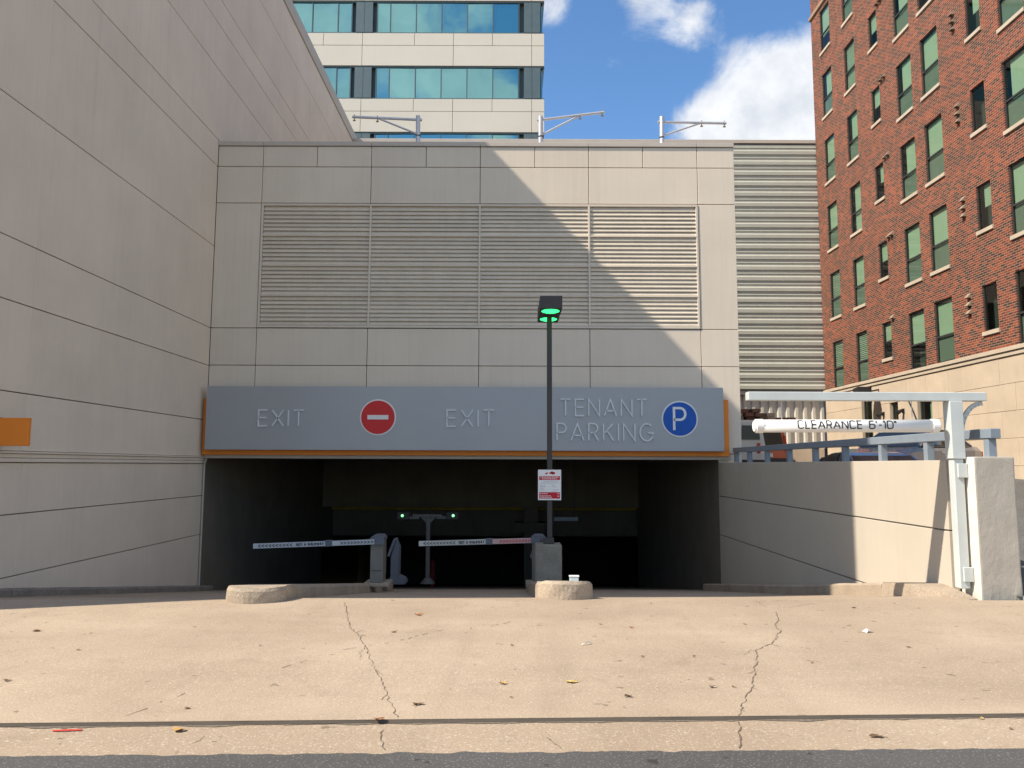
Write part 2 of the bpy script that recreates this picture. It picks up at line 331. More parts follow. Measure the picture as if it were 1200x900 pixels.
# ------------------------------------------------------------------ stroke lettering
def arc(cx, cz, rx, rz, a0, a1, n=10, p=1.0):
    out = []
    for i in range(n+1):
        a = R(a0+(a1-a0)*i/n); c, s = math.cos(a), math.sin(a)
        out.append((cx+rx*math.copysign(abs(c)**p, c), cz+rz*math.copysign(abs(s)**p, s)))
    return out
def glyph(ch, sq=1.0):
    a = lambda *q, n=12: arc(*q, n, sq)
    G = {
     'E': (.52, [[(.52, 1), (0, 1), (0, 0), (.52, 0)], [(0, .52), (.48, .52)]]),
     'X': (.66, [[(0, 1), (.66, 0)], [(.66, 1), (0, 0)]]),
     'I': (.0, [[(0, 0), (0, 1)]]),
     'T': (.62, [[(0, 1), (.62, 1)], [(.31, 1), (.31, 0)]]),
     'N': (.66, [[(0, 0), (0, 1), (.66, 0), (.66, 1)]]),
     'A': (.74, [[(0, 0), (.37, 1), (.74, 0)], [(.12, .30), (.62, .30)]]),
     'P': (.52, [[(0, 0), (0, 1), (.28, 1)]+a(.28, .735, .24, .265, 90, -90)[1:]+[(0, .47)]]),
     'R': (.56, [[(0, 0), (0, 1), (.28, 1)]+a(.28, .735, .24, .265, 90, -90)[1:]+[(0, .47)], [(.28, .47), (.56, 0)]]),
     'K': (.58, [[(0, 0), (0, 1)], [(.56, 1), (.02, .42)], [(.2, .6), (.58, 0)]]),
     'G': (.78, [a(.4, .5, .40, .5, 48, 330, n=22)+[(.76, .2), (.76, .46), (.46, .46)]]),
     'C': (.66, [[(.66, .86)]+a(.36, .5, .36, .5, 58, 302, n=20)+[(.66, .14)]]),
     'L': (.48, [[(0, 1), (0, 0), (.48, 0)]]),
     'O': (.74, [a(.37, .5, .37, .5, 0, 360, n=24)]),
     'W': (1.0, [[(0, 1), (.25, 0), (.5, 1), (.75, 0), (1, 1)]]),
     'Y': (.66, [[(0, 1), (.33, .5), (.66, 1)], [(.33, .5), (.33, 0)]]),
     '6': (.62, [[(.56, .98), (.30, .98)]+a(.3, .5, .3, .48, 100, 180, n=8)+a(.31, .28, .31, .28, 180, 540, n=20)]),
     '1': (.2, [[(0, .82), (.2, 1), (.2, 0)]]),
     '0': (.66, [a(.33, .5, .33, .5, 0, 360, n=24)]),
     "'": (.0, [[(0, 1), (-.03, .74)]]),
     '"': (.16, [[(0, 1), (-.03, .74)], [(.16, 1), (.13, .74)]]),
     '-': (.3, [[(0, .45), (.3, .45)]]),
    }
    return G[ch]
def ribbon(bm, pts, wd, depth, f, fine=0):
    """a thick stroke along pts=(s,t) in a plane; f(s,t,d) gives the world point at depth d"""
    n = len(pts); L = []
    pts = [Vector(p) for p in pts]
    if fine:
        q = [pts[0]]
        for a, b in zip(pts, pts[1:]):
            k = max(1, int((b-a).length/fine)); q += [a.lerp(b, i/k) for i in range(1, k+1)]
        pts = q
    n = len(pts); closed = (pts[0]-pts[-1]).length < 1e-6 and n > 3
    for i in range(n):
        a = pts[i-1] if i > 0 else (pts[-2] if closed else None); b = pts[i+1] if i < n-1 else (pts[1] if closed else None)
        d1 = (pts[i]-a).normalized() if a is not None else None; d2 = (b-pts[i]).normalized() if b is not None else None
        if d1 is None: d1 = d2
        if d2 is None: d2 = d1
        t = (d1+d2); t = t.normalized() if t.length > 1e-4 else d1
        nn = Vector((-t.y, t.x)); k = 1/max(0.35, nn.dot(Vector((-d1.y, d1.x))))
        L.append((pts[i]+nn*wd/2*k, pts[i]-nn*wd/2*k))
    V = [[bm.verts.new(f(q.x, q.y, dd)) for q, dd in ((l, 0), (r, 0), (r, depth), (l, depth))] for l, r in L]
    for i in range(n-1):
        for j in range(4):
            bm.faces.new((V[i][j], V[i][(j+1) % 4], V[i+1][(j+1) % 4], V[i+1][j]))
    bm.faces.new(V[0][::-1]); bm.faces.new(V[-1])
def lettering(text, parent, s0, s1, t0, t1, wd, depth, mt, f, gap=0.26, space=0.5, sq=1.0, joined=None, fine=0):
    """stroke letters filling the box s0..s1 x t0..t1"""
    h = t1-t0; tot = 0; lay = []
    for i, ch in enumerate(text):
        if ch == ' ': tot += space; continue
        gw, st = glyph(ch, sq); lay.append((tot, st)); tot += gw+gap
    tot -= gap; sx = (s1-s0-wd)/tot; out = []
    bm = B() if joined else None
    for off, st in lay:
        b2 = bm or B()
        for s in st:
            ribbon(b2, [(s0+wd/2+(off+p[0])*sx, t0+wd/2+p[1]*(h-wd)) for p in s], wd, depth, f, fine)
        if not joined: out.append(obj('letter', b2, mt, parent))
    if joined: out.append(obj(joined, bm, mt, parent))
    return out

# ------------------------------------------------------------------ ground
XL, XR, YF = -8.03, 5.396, 20.2
def sstep(t): t = min(1, max(0, t)); return t*t*(3-2*t)
def gz(x, y):
    if y < 5.16: return -1.6
    z = -1.6+0.012*sstep((y-5.16)/1.5)
    z -= 0.1475*max(0, y-9.45)+0.02*sstep((y-9.0)/0.9)
    z -= 0.05*sstep((-x-2)/6)*sstep((y-8)/2)
    if x > 3.4: z += 0.05*sstep((x-3.4)/2)*sstep((y-7)/2)*sstep((14-y)/4)
    return z
def edge(x): return 4.53+0.030*x          # asphalt edge and gutter lip run slightly askew
def lip(x): return 5.075+0.040*x
def grid_mesh(name, xs, rows, zf, mt, keep=None):
    bm = B(); V = {}
    for i, x in enumerate(xs):
        for j in range(len(rows)):
            y = rows[j](x) if callable(rows[j]) else rows[j]
            V[i, j] = bm.verts.new((x, y, zf(x, y)))
    for i in range(len(xs)-1):
        for j in range(len(rows)-1):
            if keep and not keep((xs[i]+xs[i+1])/2, j): continue
            bm.faces.new((V[i, j], V[i+1, j], V[i+1, j+1], V[i, j+1]))
    for v in [v for v in bm.verts if not v.link_faces]: bm.verts.remove(v)
    o = obj(name, bm, mt, None, 'structure', True); return o
xs = sorted(set([-60, -40, -25, -15, -11, -9.4, XL, -7.5, -7, -6.5, -6, -5.5, -5, -4.5, -4, -3.5, -3, -2.5, -2, -1, 0, 1, 2, 3, 3.4, 3.9, 4.4, 4.9, XR, 5.9, 7, 9, 13, 20, 30, 60]))
yr = [lip, 5.7, 6.3, 7, 7.5, 8, 8.4, 8.8, 9.1, 9.3, 9.5, 9.8, 10.4, 11, 12, 13, 14, 16, 18, 20.2, 24, 28, 33.2, 45, 62]
drive = grid_mesh('driveway', xs, yr, gz, DRIVE, lambda x, j: j < 8 or XL < x < XR or (j < 10 and x < XL) or (yr[j] > 33 and abs(x) < 13))
from mathutils import noise as NZ
CRACKM = mat('seam_dirt', (0.085, 0.07, 0.055), 0.95)
bm = B()                                                    # the worn lip of the apron towards the gutter
for i in range(len(xs)-1):
    a, b = xs[i], xs[i+1]; n = max(1, int((b-a)/0.07)) if -7 < a < 7 else 1
    for k in range(n):
        p, q = a+(b-a)*k/n, a+(b-a)*(k+1)/n
        jit = lambda x: 0.012*NZ.fractal(Vector((x*4, 7, 0)), 0.7, 2.2, 6)
        v = [bm.verts.new(c) for c in ((p, lip(p)+.003, -1.5995), (q, lip(q)+.003, -1.5995), (q, lip(q)-.011+jit(q)*.6, -1.617), (p, lip(p)-.011+jit(p)*.6, -1.617))]
        bm.faces.new(v)
obj('driveway_lip', bm, CRACKM, drive)
bm = B()                                                    # dirt gathered in the gutter seam
for i in range(520):
    p, q = -6.5+i*.025, -6.5+(i+1)*.025
    dj = lambda x: lip(x)-.012-.03*max(0.05, .55+1.1*NZ.fractal(Vector((x*3, 1, 5)), 0.8, 2.1, 6))
    bm.faces.new([bm.verts.new(c) for c in ((p, lip(p), -1.6185), (q, lip(q), -1.6185), (q, dj(q), -1.6185), (p, dj(p), -1.6185))])
obj('seam_grit', bm, mat('seam_grit', (0.17, 0.14, 0.105), 0.95, 0.3, 40), drive)
gut = grid_mesh('gutter', xs, [lambda x: edge(x)-.05, lambda x: edge(x)+.12, lambda x: lip(x)-.15, lambda x: lip(x)+.01], lambda x, y: -1.622, GUTT)
bm = B()
n = 700; x0, x1 = -9, 9
from mathutils import noise as NZ
jt = lambda x: edge(x)+0.022*NZ.fractal(Vector((x*6, 3, 0)), 0.7, 2.2, 6)
pts = [(-60, edge(-60))]+[(x0+(x1-x0)*i/n, jt(x0+(x1-x0)*i/n)) for i in range(n+1)]+[(60, edge(60))]
for i in range(len(pts)-1):
    (a, ya), (b, yb) = pts[i], pts[i+1]
    bm.faces.new([bm.verts.new(c) for c in ((a, -10, -1.612), (b, -10, -1.612), (b, yb, -1.612), (a, ya, -1.612))])
bmesh.ops.remove_doubles(bm, verts=bm.verts, dist=1e-5)
obj('street', bm, ASPH, None, 'structure')
bm = B()
for q in (((-900, -900), (900, -900), (900, 5), (-900, 5)), ((-900, 5), (-12.6, 5), (-12.6, 70), (-900, 70)), ((12.6, 5), (900, 5), (900, 70), (12.6, 70)), ((-900, 70), (900, 70), (900, 900), (-900, 900))):
    bm.faces.new([bm.verts.new((x, y, -1.68)) for x, y in q])
obj('ground', bm, LOT, None, 'structure')
bm = B()
for q in (((-60, -10), (60, -10), (60, -13.5), (-60, -13.5)),): bm.faces.new([bm.verts.new((x, y, -1.5)) for x, y in q])
obj('far_pavement', bm, GUTT, None, 'structure')
# parking lot behind the retaining wall, rising away from the street
def lz(y):
    if y < 16: return -1.5+0.062*max(0, y-9.6)
    return -1.103+0.833*min(1, (y-16)/6)
lot = grid_mesh('parking_lot', [5.9, 9, 12, 15.3], [9.12, 9.6, 12, 14, 16, 18, 20.6, 26, 32, 38], lambda x, y: lz(y), LOT)
bm = B()
def ground_strip(bm, pts, wfun, dz=0.004, zf=gz):
    for i in range(len(pts)-1):
        (ax, ay), (bx, by) = pts[i], pts[i+1]; d = Vector((bx-ax, by-ay)).normalized(); nn = Vector((-d.y, d.x))
        wa, wb = wfun(i), wfun(i+1)
        q = [(ax+nn.x*wa, ay+nn.y*wa), (ax-nn.x*wa, ay-nn.y*wa), (bx-nn.x*wb, by-nn.y*wb), (bx+nn.x*wb, by+nn.y*wb)]
        bm.faces.new([bm.verts.new((x, y, zf(x, y)+dz)) for x, y in q])
def on_ground(px, py, z=-1.6):
    d = 901*F0+(px-600)*RR+(450-py)*UU; k = z/d.z; p = d*k
    for _ in range(4):
        k = gz(p.x, p.y)/d.z; p = d*k
    return (p.x, p.y)
CRACK = mat('crack_dirt', (0.155, 0.12, 0.085), 0.95)
PATCH = mat('chipped_edge', (0.62, 0.52, 0.40), 0.9)
rnd = random.Random(3)
def crack(pix, wd, zf=gz, parent=drive, gaps=0.0):
    P = [on_ground(*p) for p in pix]; Q = [P[0]]
    for a, b in zip(P, P[1:]):
        n = max(2, int(Vector((b[0]-a[0], b[1]-a[1])).length/0.045))
        for k in range(1, n+1):
            t = k/n; j = 0.016 if k < n else 0
            Q.append((a[0]+(b[0]-a[0])*t+rnd.uniform(-j, j), a[1]+(b[1]-a[1])*t+rnd.uniform(-j, j)))
    bm = B(); seg = []
    ws = [wd*rnd.uniform(0.25, 1.0) for _ in Q]
    if gaps:
        i = 0
        while i < len(Q)-2:
            n = rnd.randint(1, 3); ground_strip(bm, Q[i:i+n+1], lambda k: wd*rnd.uniform(.2, 1), 0.004, zf); i += n+(rnd.randint(1, 2) if rnd.random() < gaps else 0)
    else: ground_strip(bm, Q, lambda k: ws[k], 0.004, zf)
    obj('crack', bm, CRACK, parent)
crack([(404, 706), (409, 735), (418, 742), (428, 757), (433, 770), (440, 785), (449, 800), (453, 815), (459, 828), (466, 841)], 0.0042)
crack([(909, 717), (912, 726), (908, 732), (915, 740), (904, 755), (886, 762), (887, 772), (884, 786), (882, 795), (881, 806), (873, 818), (868, 832), (865, 839)], 0.0048)
crack([(400, 762), (432, 757), (465, 752), (490, 745), (520, 738)], 0.006, gaps=0.75)
crack([(145, 840), (165, 833), (190, 822), (212, 815), (238, 806)], 0.0045, gaps=0.85)
crack([(575, 733), (590, 731), (606, 727)], 0.006, gaps=0.6)
crack([(330, 783), (348, 778), (366, 770)], 0.005, gaps=0.7)
crack([(880, 706), (920, 703), (960, 701), (1010, 700)], 0.005, gaps=0.3)
crack([(884, 704), (900, 713), (925, 712), (955, 707)], 0.0035, gaps=0.4)
gzg = lambda x, y: -1.622
crack([(450, 851), (446, 860), (451, 874)], 0.005, gzg, gut)
crack([(865, 842), (867, 858), (866, 873)], 0.006, gzg, gut)
crack([(205, 879), (225, 867), (240, 858)], 0.004, gzg, gut, 0.3)
crack([(640, 860), (655, 870), (665, 876)], 0.004, gzg, gut, 0.5)
for br_ in ([(428, 757), (423, 764), (421, 772)], [(440, 785), (446, 790), (455, 793)], [(453, 815), (447, 821)], [(418, 742), (424, 739), (431, 738)]): crack(br_, 0.0032, gaps=.2)
for br_ in ([(904, 755), (913, 758), (921, 757)], [(884, 786), (876, 790), (868, 790)], [(881, 806), (888, 811)], [(886, 762), (878, 763), (872, 768)], [(868, 832), (876, 835)]): crack(br_, 0.0034, gaps=.2)
bm = B(); a, b = on_ground(63, 852), on_ground(98, 851)
ground_strip(bm, [(a[0], a[1]-.015), ((a[0]+b[0])/2, (a[1]+b[1])/2-.012), (b[0], b[1]-.015)], lambda k: 0.011+.004*(k == 1), 0.006, gzg)
obj('red_paint_mark', bm, mat('red_road_paint', (0.50, 0.05, 0.035), 0.8, 0.2, 30), gut)

# ------------------------------------------------------------------ left building (tall, precast panels)
LB = thing('office_block', 'tall beige precast concrete building wall with long dark joints at left', 'building', (XL, 7.82, -1.6))
zrow = [-3.6, -1.81, -0.82, 0.01]; zrow2 = [0.19, 1.14, 2.59, 3.60, 5.83, 8.05, 8.79]; zrow3 = [8.79, 10.71, 11.94, 12.69, 14.63, 16.1]
def lrow(z0, z1, ys):
    for a, b in zip(ys, ys[1:]): piece('wall_panel', LB, PANEL, XL-.15, XL, a+.003, b-.003, z0+.009, z1-.009, 0.004)
for rows in (zrow, zrow2):
    for z0, z1 in zip(rows, rows[1:]): lrow(z0, z1, [7.82, 12.68, 20.2] if z1 < 8 else [7.82, 12.68, 14.14, 20.2])
for z0, z1 in zip(zrow3, zrow3[1:]): lrow(z0, z1, [7.82, 12.68, 17.0, 21.4, 25.2, 29, 33, 37.9])
for z0, z1, pr in ((0.155, 0.19, .05), (0.085, 0.150, .025), (0.015, 0.078, .035)): piece('belt_moulding', LB, PANEL, XL-.15, XL+pr, 7.82, 20.2, z0, z1, 0.006)
piece('parapet_coping', LB, COPING, XL-.4, XL+.05, 7.8, 37.92, 16.1, 16.63, 0.01)
piece('wall_core', LB, JOINT, XL-26, XL-.05, 7.9, 37.85, -3.6, 16.08)
bm = B(); box(bm, XL-26.1, XL-.1, 7.8, 7.9, -1.7, 16.1); obj('street_wall', bm, PANEL, LB)
BL = thing('blade_sign', 'plain orange blade sign projecting from the left building wall', 'sign', (XL, 11.95, 0.3))
bm = B(); box(bm, XL+.001, -7.495, 11.93, 12.0, 0.265, 0.70, 0.006); obj('sign_face', bm, ORANGE, BL)
bm = B(); box(bm, XL+.001, XL+.05, 11.90, 12.03, 0.25, 0.715, 0.004); obj('mounting_plate', bm, GREYM, BL)
LK = obj('left_kerb', B(), KERBD)
bpy.data.objects.remove(LK)
def kerb_run(name, label, xa, xb, ya, yb, h, mt, n, seed, group=None):
    t = thing(name, label, 'kerb', ((xa+xb)/2, ya, gz((xa+xb)/2, ya)), group)
    for i in range(n):
        a, b = ya+(yb-ya)*i/n, ya+(yb-ya)*(i+1)/n; bm = B(); k = 8
        secs = []
        for q in range(k+1):
            y = a+.006+(b-a-.012)*q/k; za, zb = gz(xa, y)-.08, gz((xa+xb)/2, y)+h
            secs.append([bm.verts.new(p) for p in ((xa, y, za), (xa, y, zb-.03), (xa+.03*(1 if xb > xa else -1), y, zb), (xb, y, zb), (xb, y, za))])
        for s, r in zip(secs, secs[1:]):
            for j in range(4): bm.faces.new((s[j], s[j+1], r[j+1], r[j]))
        bm.faces.new(secs[0]); bm.faces.new(secs[-1][::-1])
        roughen(bm, 0.008, 5, seed+i)
        obj('kerb_stone', bm, mt, t, None)
    return t
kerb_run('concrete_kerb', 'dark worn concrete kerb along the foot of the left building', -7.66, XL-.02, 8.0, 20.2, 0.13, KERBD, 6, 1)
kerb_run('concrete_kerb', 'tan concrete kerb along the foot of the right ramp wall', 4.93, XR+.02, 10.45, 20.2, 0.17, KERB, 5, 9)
# sloped kerb end in front of the ramp wall
RE = thing('kerb_ramp', 'tan concrete kerb end sloping down beside the white clearance post', 'kerb', (5.1, 9.3, -1.6))
bm = B(); ys_ = [9.12, 9.4, 9.8, 10.2, 10.44]
secs = []
for y in ys_:
    t = (y-9.12)/(10.44-9.12); xa = 5.30-(.37)*min(1, t*1.6); zt = gz(5, y)+.012+.158*sstep((y-9.12)/.85)
    secs.append([bm.verts.new(p) for p in ((xa-.02, y, gz(5, y)-.08), (xa, y, zt), (XR+.012, y, zt+.004), (XR+.012, y, gz(5, y)-.08))])
for s, r in zip(secs, secs[1:]):
    for j in range(3): bm.faces.new((s[j], s[j+1], r[j+1], r[j]))
bm.faces.new(secs[0]); bm.faces.new(secs[-1][::-1])
obj('kerb_stone', bm, KERB, RE)

# ------------------------------------------------------------------ parking garage
GA = thing('parking_garage', 'beige panelled parking garage with wide dark entrance and louvered upper wall', 'building', (-1.3, YF, -3.2))
vx = [XL+.004, -6.80, -3.85, -0.885, 2.066, 5.02, 6.03]
half = sorted(vx+[-5.33, -2.36, 0.60, 3.54])
def frow(z0, z1, xsr, sk=None):
    for a, b in zip(xsr, xsr[1:]):
        if sk and sk(a, b): continue
        piece('facade_panel', GA, PANEL2, a+.008, b-.008, YF, YF+.14, z0+.009, z1-.009, 0.006)
frow(8.05, 8.63, half); frow(7.03, 8.05, vx)
mid = lambda a, b: a > -6.9 and b < 5.1
frow(3.60, 7.03, vx, mid); frow(2.60, 3.60, vx); frow(0.30, 2.60, vx)
for a, b in zip(vx, vx[1:]): piece('roof_coping', GA, COPING, a+.004, b-.004, YF-.035, YF+.3, 8.635, 8.755, 0.008)
piece('facade_panel', GA, PANEL2, XR+.01, 6.018, YF, YF+.14, -1.0, 0.287, 0.006)
bm = B(); box(bm, XL+.01, 6.01, YF+.30, 37.1, 0.26, 8.60)
box(bm, XL+.01, -6.86, YF+.10, YF+.30, 0.26, 8.6); box(bm, 5.08, 6.01, YF+.10, YF+.30, 0.26, 8.6); box(bm, -6.86, 5.08, YF+.10, YF+.30, 7.0, 8.6); box(bm, -6.86, 5.08, YF+.10, YF+.30, 0.26, 3.63)
obj('structure_core', bm, mat('core_concrete', (0.40, 0.35, 0.29), 0.9), GA)
# louvers
LX = [-6.72, -3.835, -0.885, 2.066, 4.985]; LZ = [3.66, 4.485, 5.305, 6.13, 6.95]
piece('louver_frame', GA, LOUVF, -6.79, 5.01, YF-.02, YF+.10, 3.615, 3.675, .006); piece('louver_frame', GA, LOUVF, -6.79, 5.01, YF-.02, YF+.10, 6.955, 7.015, .006)
for a in (-6.79, 4.95): piece('louver_frame', GA, LOUVF, a, a+.06, YF-.02, YF+.10, 3.676, 6.954, .006)
for x in LX[1:-1]: piece('louver_mullion', GA, LOUVF, x-.028, x+.028, YF-.025, YF+.12, 3.676, 6.954, .006)
SLAT = None
def slat_mesh(wd):
    bm = B(); prism(bm, [(-.009, 0), (-.009, .030), (-.003, .034), (.045, .128), (.052, .122), (.0, .0)], 'x', -wd/2, wd/2)
    bmesh.ops.recalc_face_normals(bm, faces=bm.faces)
    me = bpy.data.meshes.new('louver_slat'); bm.to_mesh(me); bm.free(); me.materials.append(LOUV); return me
for i in range(4):
    a, b = LX[i]+(.0 if i == 0 else .03), LX[i+1]-(.0 if i == 3 else .03); me = slat_mesh(b-a)
    for k in range(4):
        z0, z1 = LZ[k]+.02, LZ[k+1]-.02
        if k: piece('louver_rail', GA, LOUVF, a, b, YF-.022, YF+.10, LZ[k]-.018, LZ[k]+.018, .004)
        for q in range(7):
            o = bpy.data.objects.new('louver_slat', me); C.objects.link(o); o.parent = GA
            o.location = Vector(((a+b)/2, YF+.012, z0+(z1-z0)*(q+.05)/7))-ORG[GA]
            o.rotation_euler = (R(rnd.uniform(-1.0, 1.0)), R(rnd.uniform(-.03, .03)), 0)
# interior
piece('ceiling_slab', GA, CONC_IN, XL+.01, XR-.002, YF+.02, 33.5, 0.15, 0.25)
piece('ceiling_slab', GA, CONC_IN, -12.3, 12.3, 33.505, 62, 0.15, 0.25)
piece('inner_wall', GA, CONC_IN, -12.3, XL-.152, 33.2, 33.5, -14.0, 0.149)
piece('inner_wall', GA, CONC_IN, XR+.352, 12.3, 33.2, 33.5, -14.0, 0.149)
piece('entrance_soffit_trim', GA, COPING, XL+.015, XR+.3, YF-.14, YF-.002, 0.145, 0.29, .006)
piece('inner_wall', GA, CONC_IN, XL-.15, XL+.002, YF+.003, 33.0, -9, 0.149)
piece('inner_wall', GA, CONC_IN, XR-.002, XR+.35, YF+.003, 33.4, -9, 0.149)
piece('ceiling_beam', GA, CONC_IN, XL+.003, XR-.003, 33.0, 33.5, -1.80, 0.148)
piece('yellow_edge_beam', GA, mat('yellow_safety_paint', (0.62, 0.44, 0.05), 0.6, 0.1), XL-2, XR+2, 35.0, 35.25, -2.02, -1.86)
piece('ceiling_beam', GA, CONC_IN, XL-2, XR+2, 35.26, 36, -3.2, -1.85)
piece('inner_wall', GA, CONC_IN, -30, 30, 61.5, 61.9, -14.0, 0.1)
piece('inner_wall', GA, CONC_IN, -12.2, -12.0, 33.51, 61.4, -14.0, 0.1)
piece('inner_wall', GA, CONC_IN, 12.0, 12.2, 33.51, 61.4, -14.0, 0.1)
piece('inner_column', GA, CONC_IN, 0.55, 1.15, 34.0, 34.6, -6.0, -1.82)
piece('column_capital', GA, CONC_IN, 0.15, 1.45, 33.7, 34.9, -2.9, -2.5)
bm = B(); cyl(bm, (XL+.05, 20.08, -3.1), (XL+.05, 20.08, 0.0), .022, 8); cyl(bm, (XL+.05, 20.08, 0.0), (XL+.12, 20.02, 0.12), .022, 8); obj('drain_pipe', bm, COPING, GA)
# rear block with horizontal ribbed siding
YB = 37.2
piece('rear_block', GA, JOINT, XL+.01, 15.4, YB+.3, 46, -1.7, 16.1)
piece('roof_coping', GA, COPING, XL+.06, 15.4, YB-.05, YB+.5, 16.12, 16.30, .01)
bm = B(); pr = [(0.0, 0.0), (-.055, .025), (-.055, .19), (-.01, .25), (-.01, .34), (-.03, .36), (-.03, .40), (-.01, .42), (-.01, .50), (0, .537), (.04, .537), (.04, 0.0)]
prism(bm, pr, 'x', 0, 15.4-9.6); bmesh.ops.recalc_face_normals(bm, faces=bm.faces)
rib = bpy.data.meshes.new('siding_rib'); bm.to_mesh(rib); bm.free(); rib.materials.append(SIDE)
z = 3.68
while z < 15.9:
    o = bpy.data.objects.new('siding_rib', rib); C.objects.link(o); o.parent = GA; o.location = Vector((9.6, YB, z))-ORG[GA]; z += 0.538
piece('siding_rear_wall', GA, PANEL2, XL+.01, 9.59, YB-.04, YB+.29, 8.0, 16.11)
piece('siding_soffit', GA, mat('soffit_grey', (0.16, 0.155, 0.145), 0.8), 6.0, 15.14, YB-.02, YB+.55, 3.42, 3.67)
VR = mat('vertical_siding', (0.56, 0.53, 0.46), 0.45, 0.04, spec=0.5)
bm = B(); prism(bm, [(0, .0), (.055, -.09), (.18, -.09), (.235, 0), (.42, 0), (.42, .04), (0, .04)], 'z', 0.85, 3.41)
bmesh.ops.recalc_face_normals(bm, faces=bm.faces); vrib = bpy.data.meshes.new('wall_rib'); bm.to_mesh(vrib); bm.free(); vrib.materials.append(VR)
x = 6.2
while x < 15.2:
    o = bpy.data.objects.new('wall_rib', vrib); C.objects.link(o); o.parent = GA; o.location = Vector((x, YB+.25, 0))-ORG[GA]; x += 0.42
piece('base_course', GA, STONE, 6.1, 15.13, YB+.1, YB+.45, -1.0, 0.84, .01)

# ------------------------------------------------------------------ entrance sign
SG = thing('garage_sign', 'long grey entrance sign board with orange backing lettered EXIT and TENANT PARKING', 'sign', (-1.2, 19.75, 0.3))
YS = 19.72; k = YS/YF
bm = B(); box(bm, -8.005, 5.62, YS+.20, YS+.32, 0.235, 1.70, 0.004); obj('orange_backing', bm, ORANGE, SG)
bm = B(); box(bm, -7.86, 5.44, YS, YS+.199, 0.36, 1.995, 0.006); obj('sign_face', bm, SIGNG, SG)
bm = B(); box(bm, -6, 4.5, YS+.321, YF-.001, 0.5, 1.5); obj('bracket', bm, POLE, SG)
fs = lambda s, t, d: (s, YS-.003-d, t)
def wy(px, py, Y):
    d = 901*F0+(px-600)*RR+(450-py)*UU; return d*(Y/d.y)
def text_px(text, x0, x1, y0, y1, wd, mt=LETTER, dp=.03):
    a, b = wy(x0, y1, YS), wy(x1, y0, YS); lettering(text, SG, a.x, b.x, a.z, b.z, wd, dp, mt, fs, gap=.30)
text_px('EXIT', 302, 357.5, 480, 500, .036); text_px('EXIT', 523, 580, 480, 500.5, .036)
text_px('TENANT', 656, 758.5, 467.5, 488, .036); text_px('PARKING', 652, 766, 496, 517, .036)
def roundel(px, py, rp, mt):
    c = wy(px, py, YS); r = rp*YS/905; bm = B(); cyl(bm, (c.x, YS-.012, c.z), (c.x, YS-.0005, c.z), r, 48)
    ring = obj('roundel', bm, WHITE, SG); bm = B(); cyl(bm, (c.x, YS-.020, c.z), (c.x, YS-.0125, c.z), r*.925, 48); obj('disc', bm, mt, ring)
    return ring, c, r
ring, c, r = roundel(443, 489, 21.3, RED)
bm = B(); box(bm, c.x-r*.58, c.x+r*.58, YS-.027, YS-.0205, c.z-r*.12, c.z+r*.12); obj('bar_symbol', bm, WHITE, ring)
ring, c, r = roundel(796.5, 491, 21.3, BLUE)
bm = B(); a = .62
for s in glyph('P')[1]: ribbon(bm, [(c.x-r*.32+p[0]*r*1.2, c.z-r*.62+p[1]*r*1.22) for p in s], .062, .007, lambda s, t, d: (s, YS-.0205-d, t))
obj('letter', bm, WHITE, ring)

# ------------------------------------------------------------------ right ramp wall, pier, rail
RW = thing('ramp_wall', 'cream painted concrete wall beside the ramp, half in shade', 'wall', (XR, 9.6, -1.6))
for z0, z1 in ((-.79, 0.075), (-1.78, -.79), (-3.7, -1.78)):
    piece('wall_panel', RW, WALLP, XR, XR+.10, 9.615, YF-.002, z0+.010, z1-(.010 if z1 < 0 else 0), .005)
piece('wall_core', RW, JOINT, XR+.02, XR+.40, 9.65, YF-.004, -3.7, .06)
piece('wall_cap', RW, WALLP, XR+.101, XR+.44, 9.62, YF-.003, -.2, .075, .005)
PI_ = thing('concrete_pier', 'rough grey concrete pier with peeling paint at the wall end', 'pier', (5.65, 9.4, -1.6))
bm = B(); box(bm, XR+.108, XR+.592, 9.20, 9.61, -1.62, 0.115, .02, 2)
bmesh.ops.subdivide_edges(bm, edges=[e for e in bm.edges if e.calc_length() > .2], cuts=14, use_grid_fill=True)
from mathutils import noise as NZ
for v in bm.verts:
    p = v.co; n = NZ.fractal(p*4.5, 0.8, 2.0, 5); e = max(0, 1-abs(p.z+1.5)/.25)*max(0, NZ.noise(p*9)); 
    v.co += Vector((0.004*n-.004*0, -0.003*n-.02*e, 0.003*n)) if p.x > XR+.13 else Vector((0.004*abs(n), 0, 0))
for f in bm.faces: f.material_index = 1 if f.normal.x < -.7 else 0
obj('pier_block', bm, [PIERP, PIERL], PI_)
GR = thing('guard_rail', 'blue grey steel guard rail along the top of the ramp wall', 'railing', (5.78, 9.3, .07))
bm = B(); box(bm, 5.73, 5.86, 9.22, 20.0, .335, .455, .008); obj('top_rail', bm, RAILM, GR)
for y in (9.34, 10.72, 12.05, 13.4, 14.72, 16.1, 17.5, 18.8, 19.9): piece('post', GR, RAILM, 5.745, 5.845, y-.05, y+.05, .065 if y > 9.6 else .10, .334, .005)

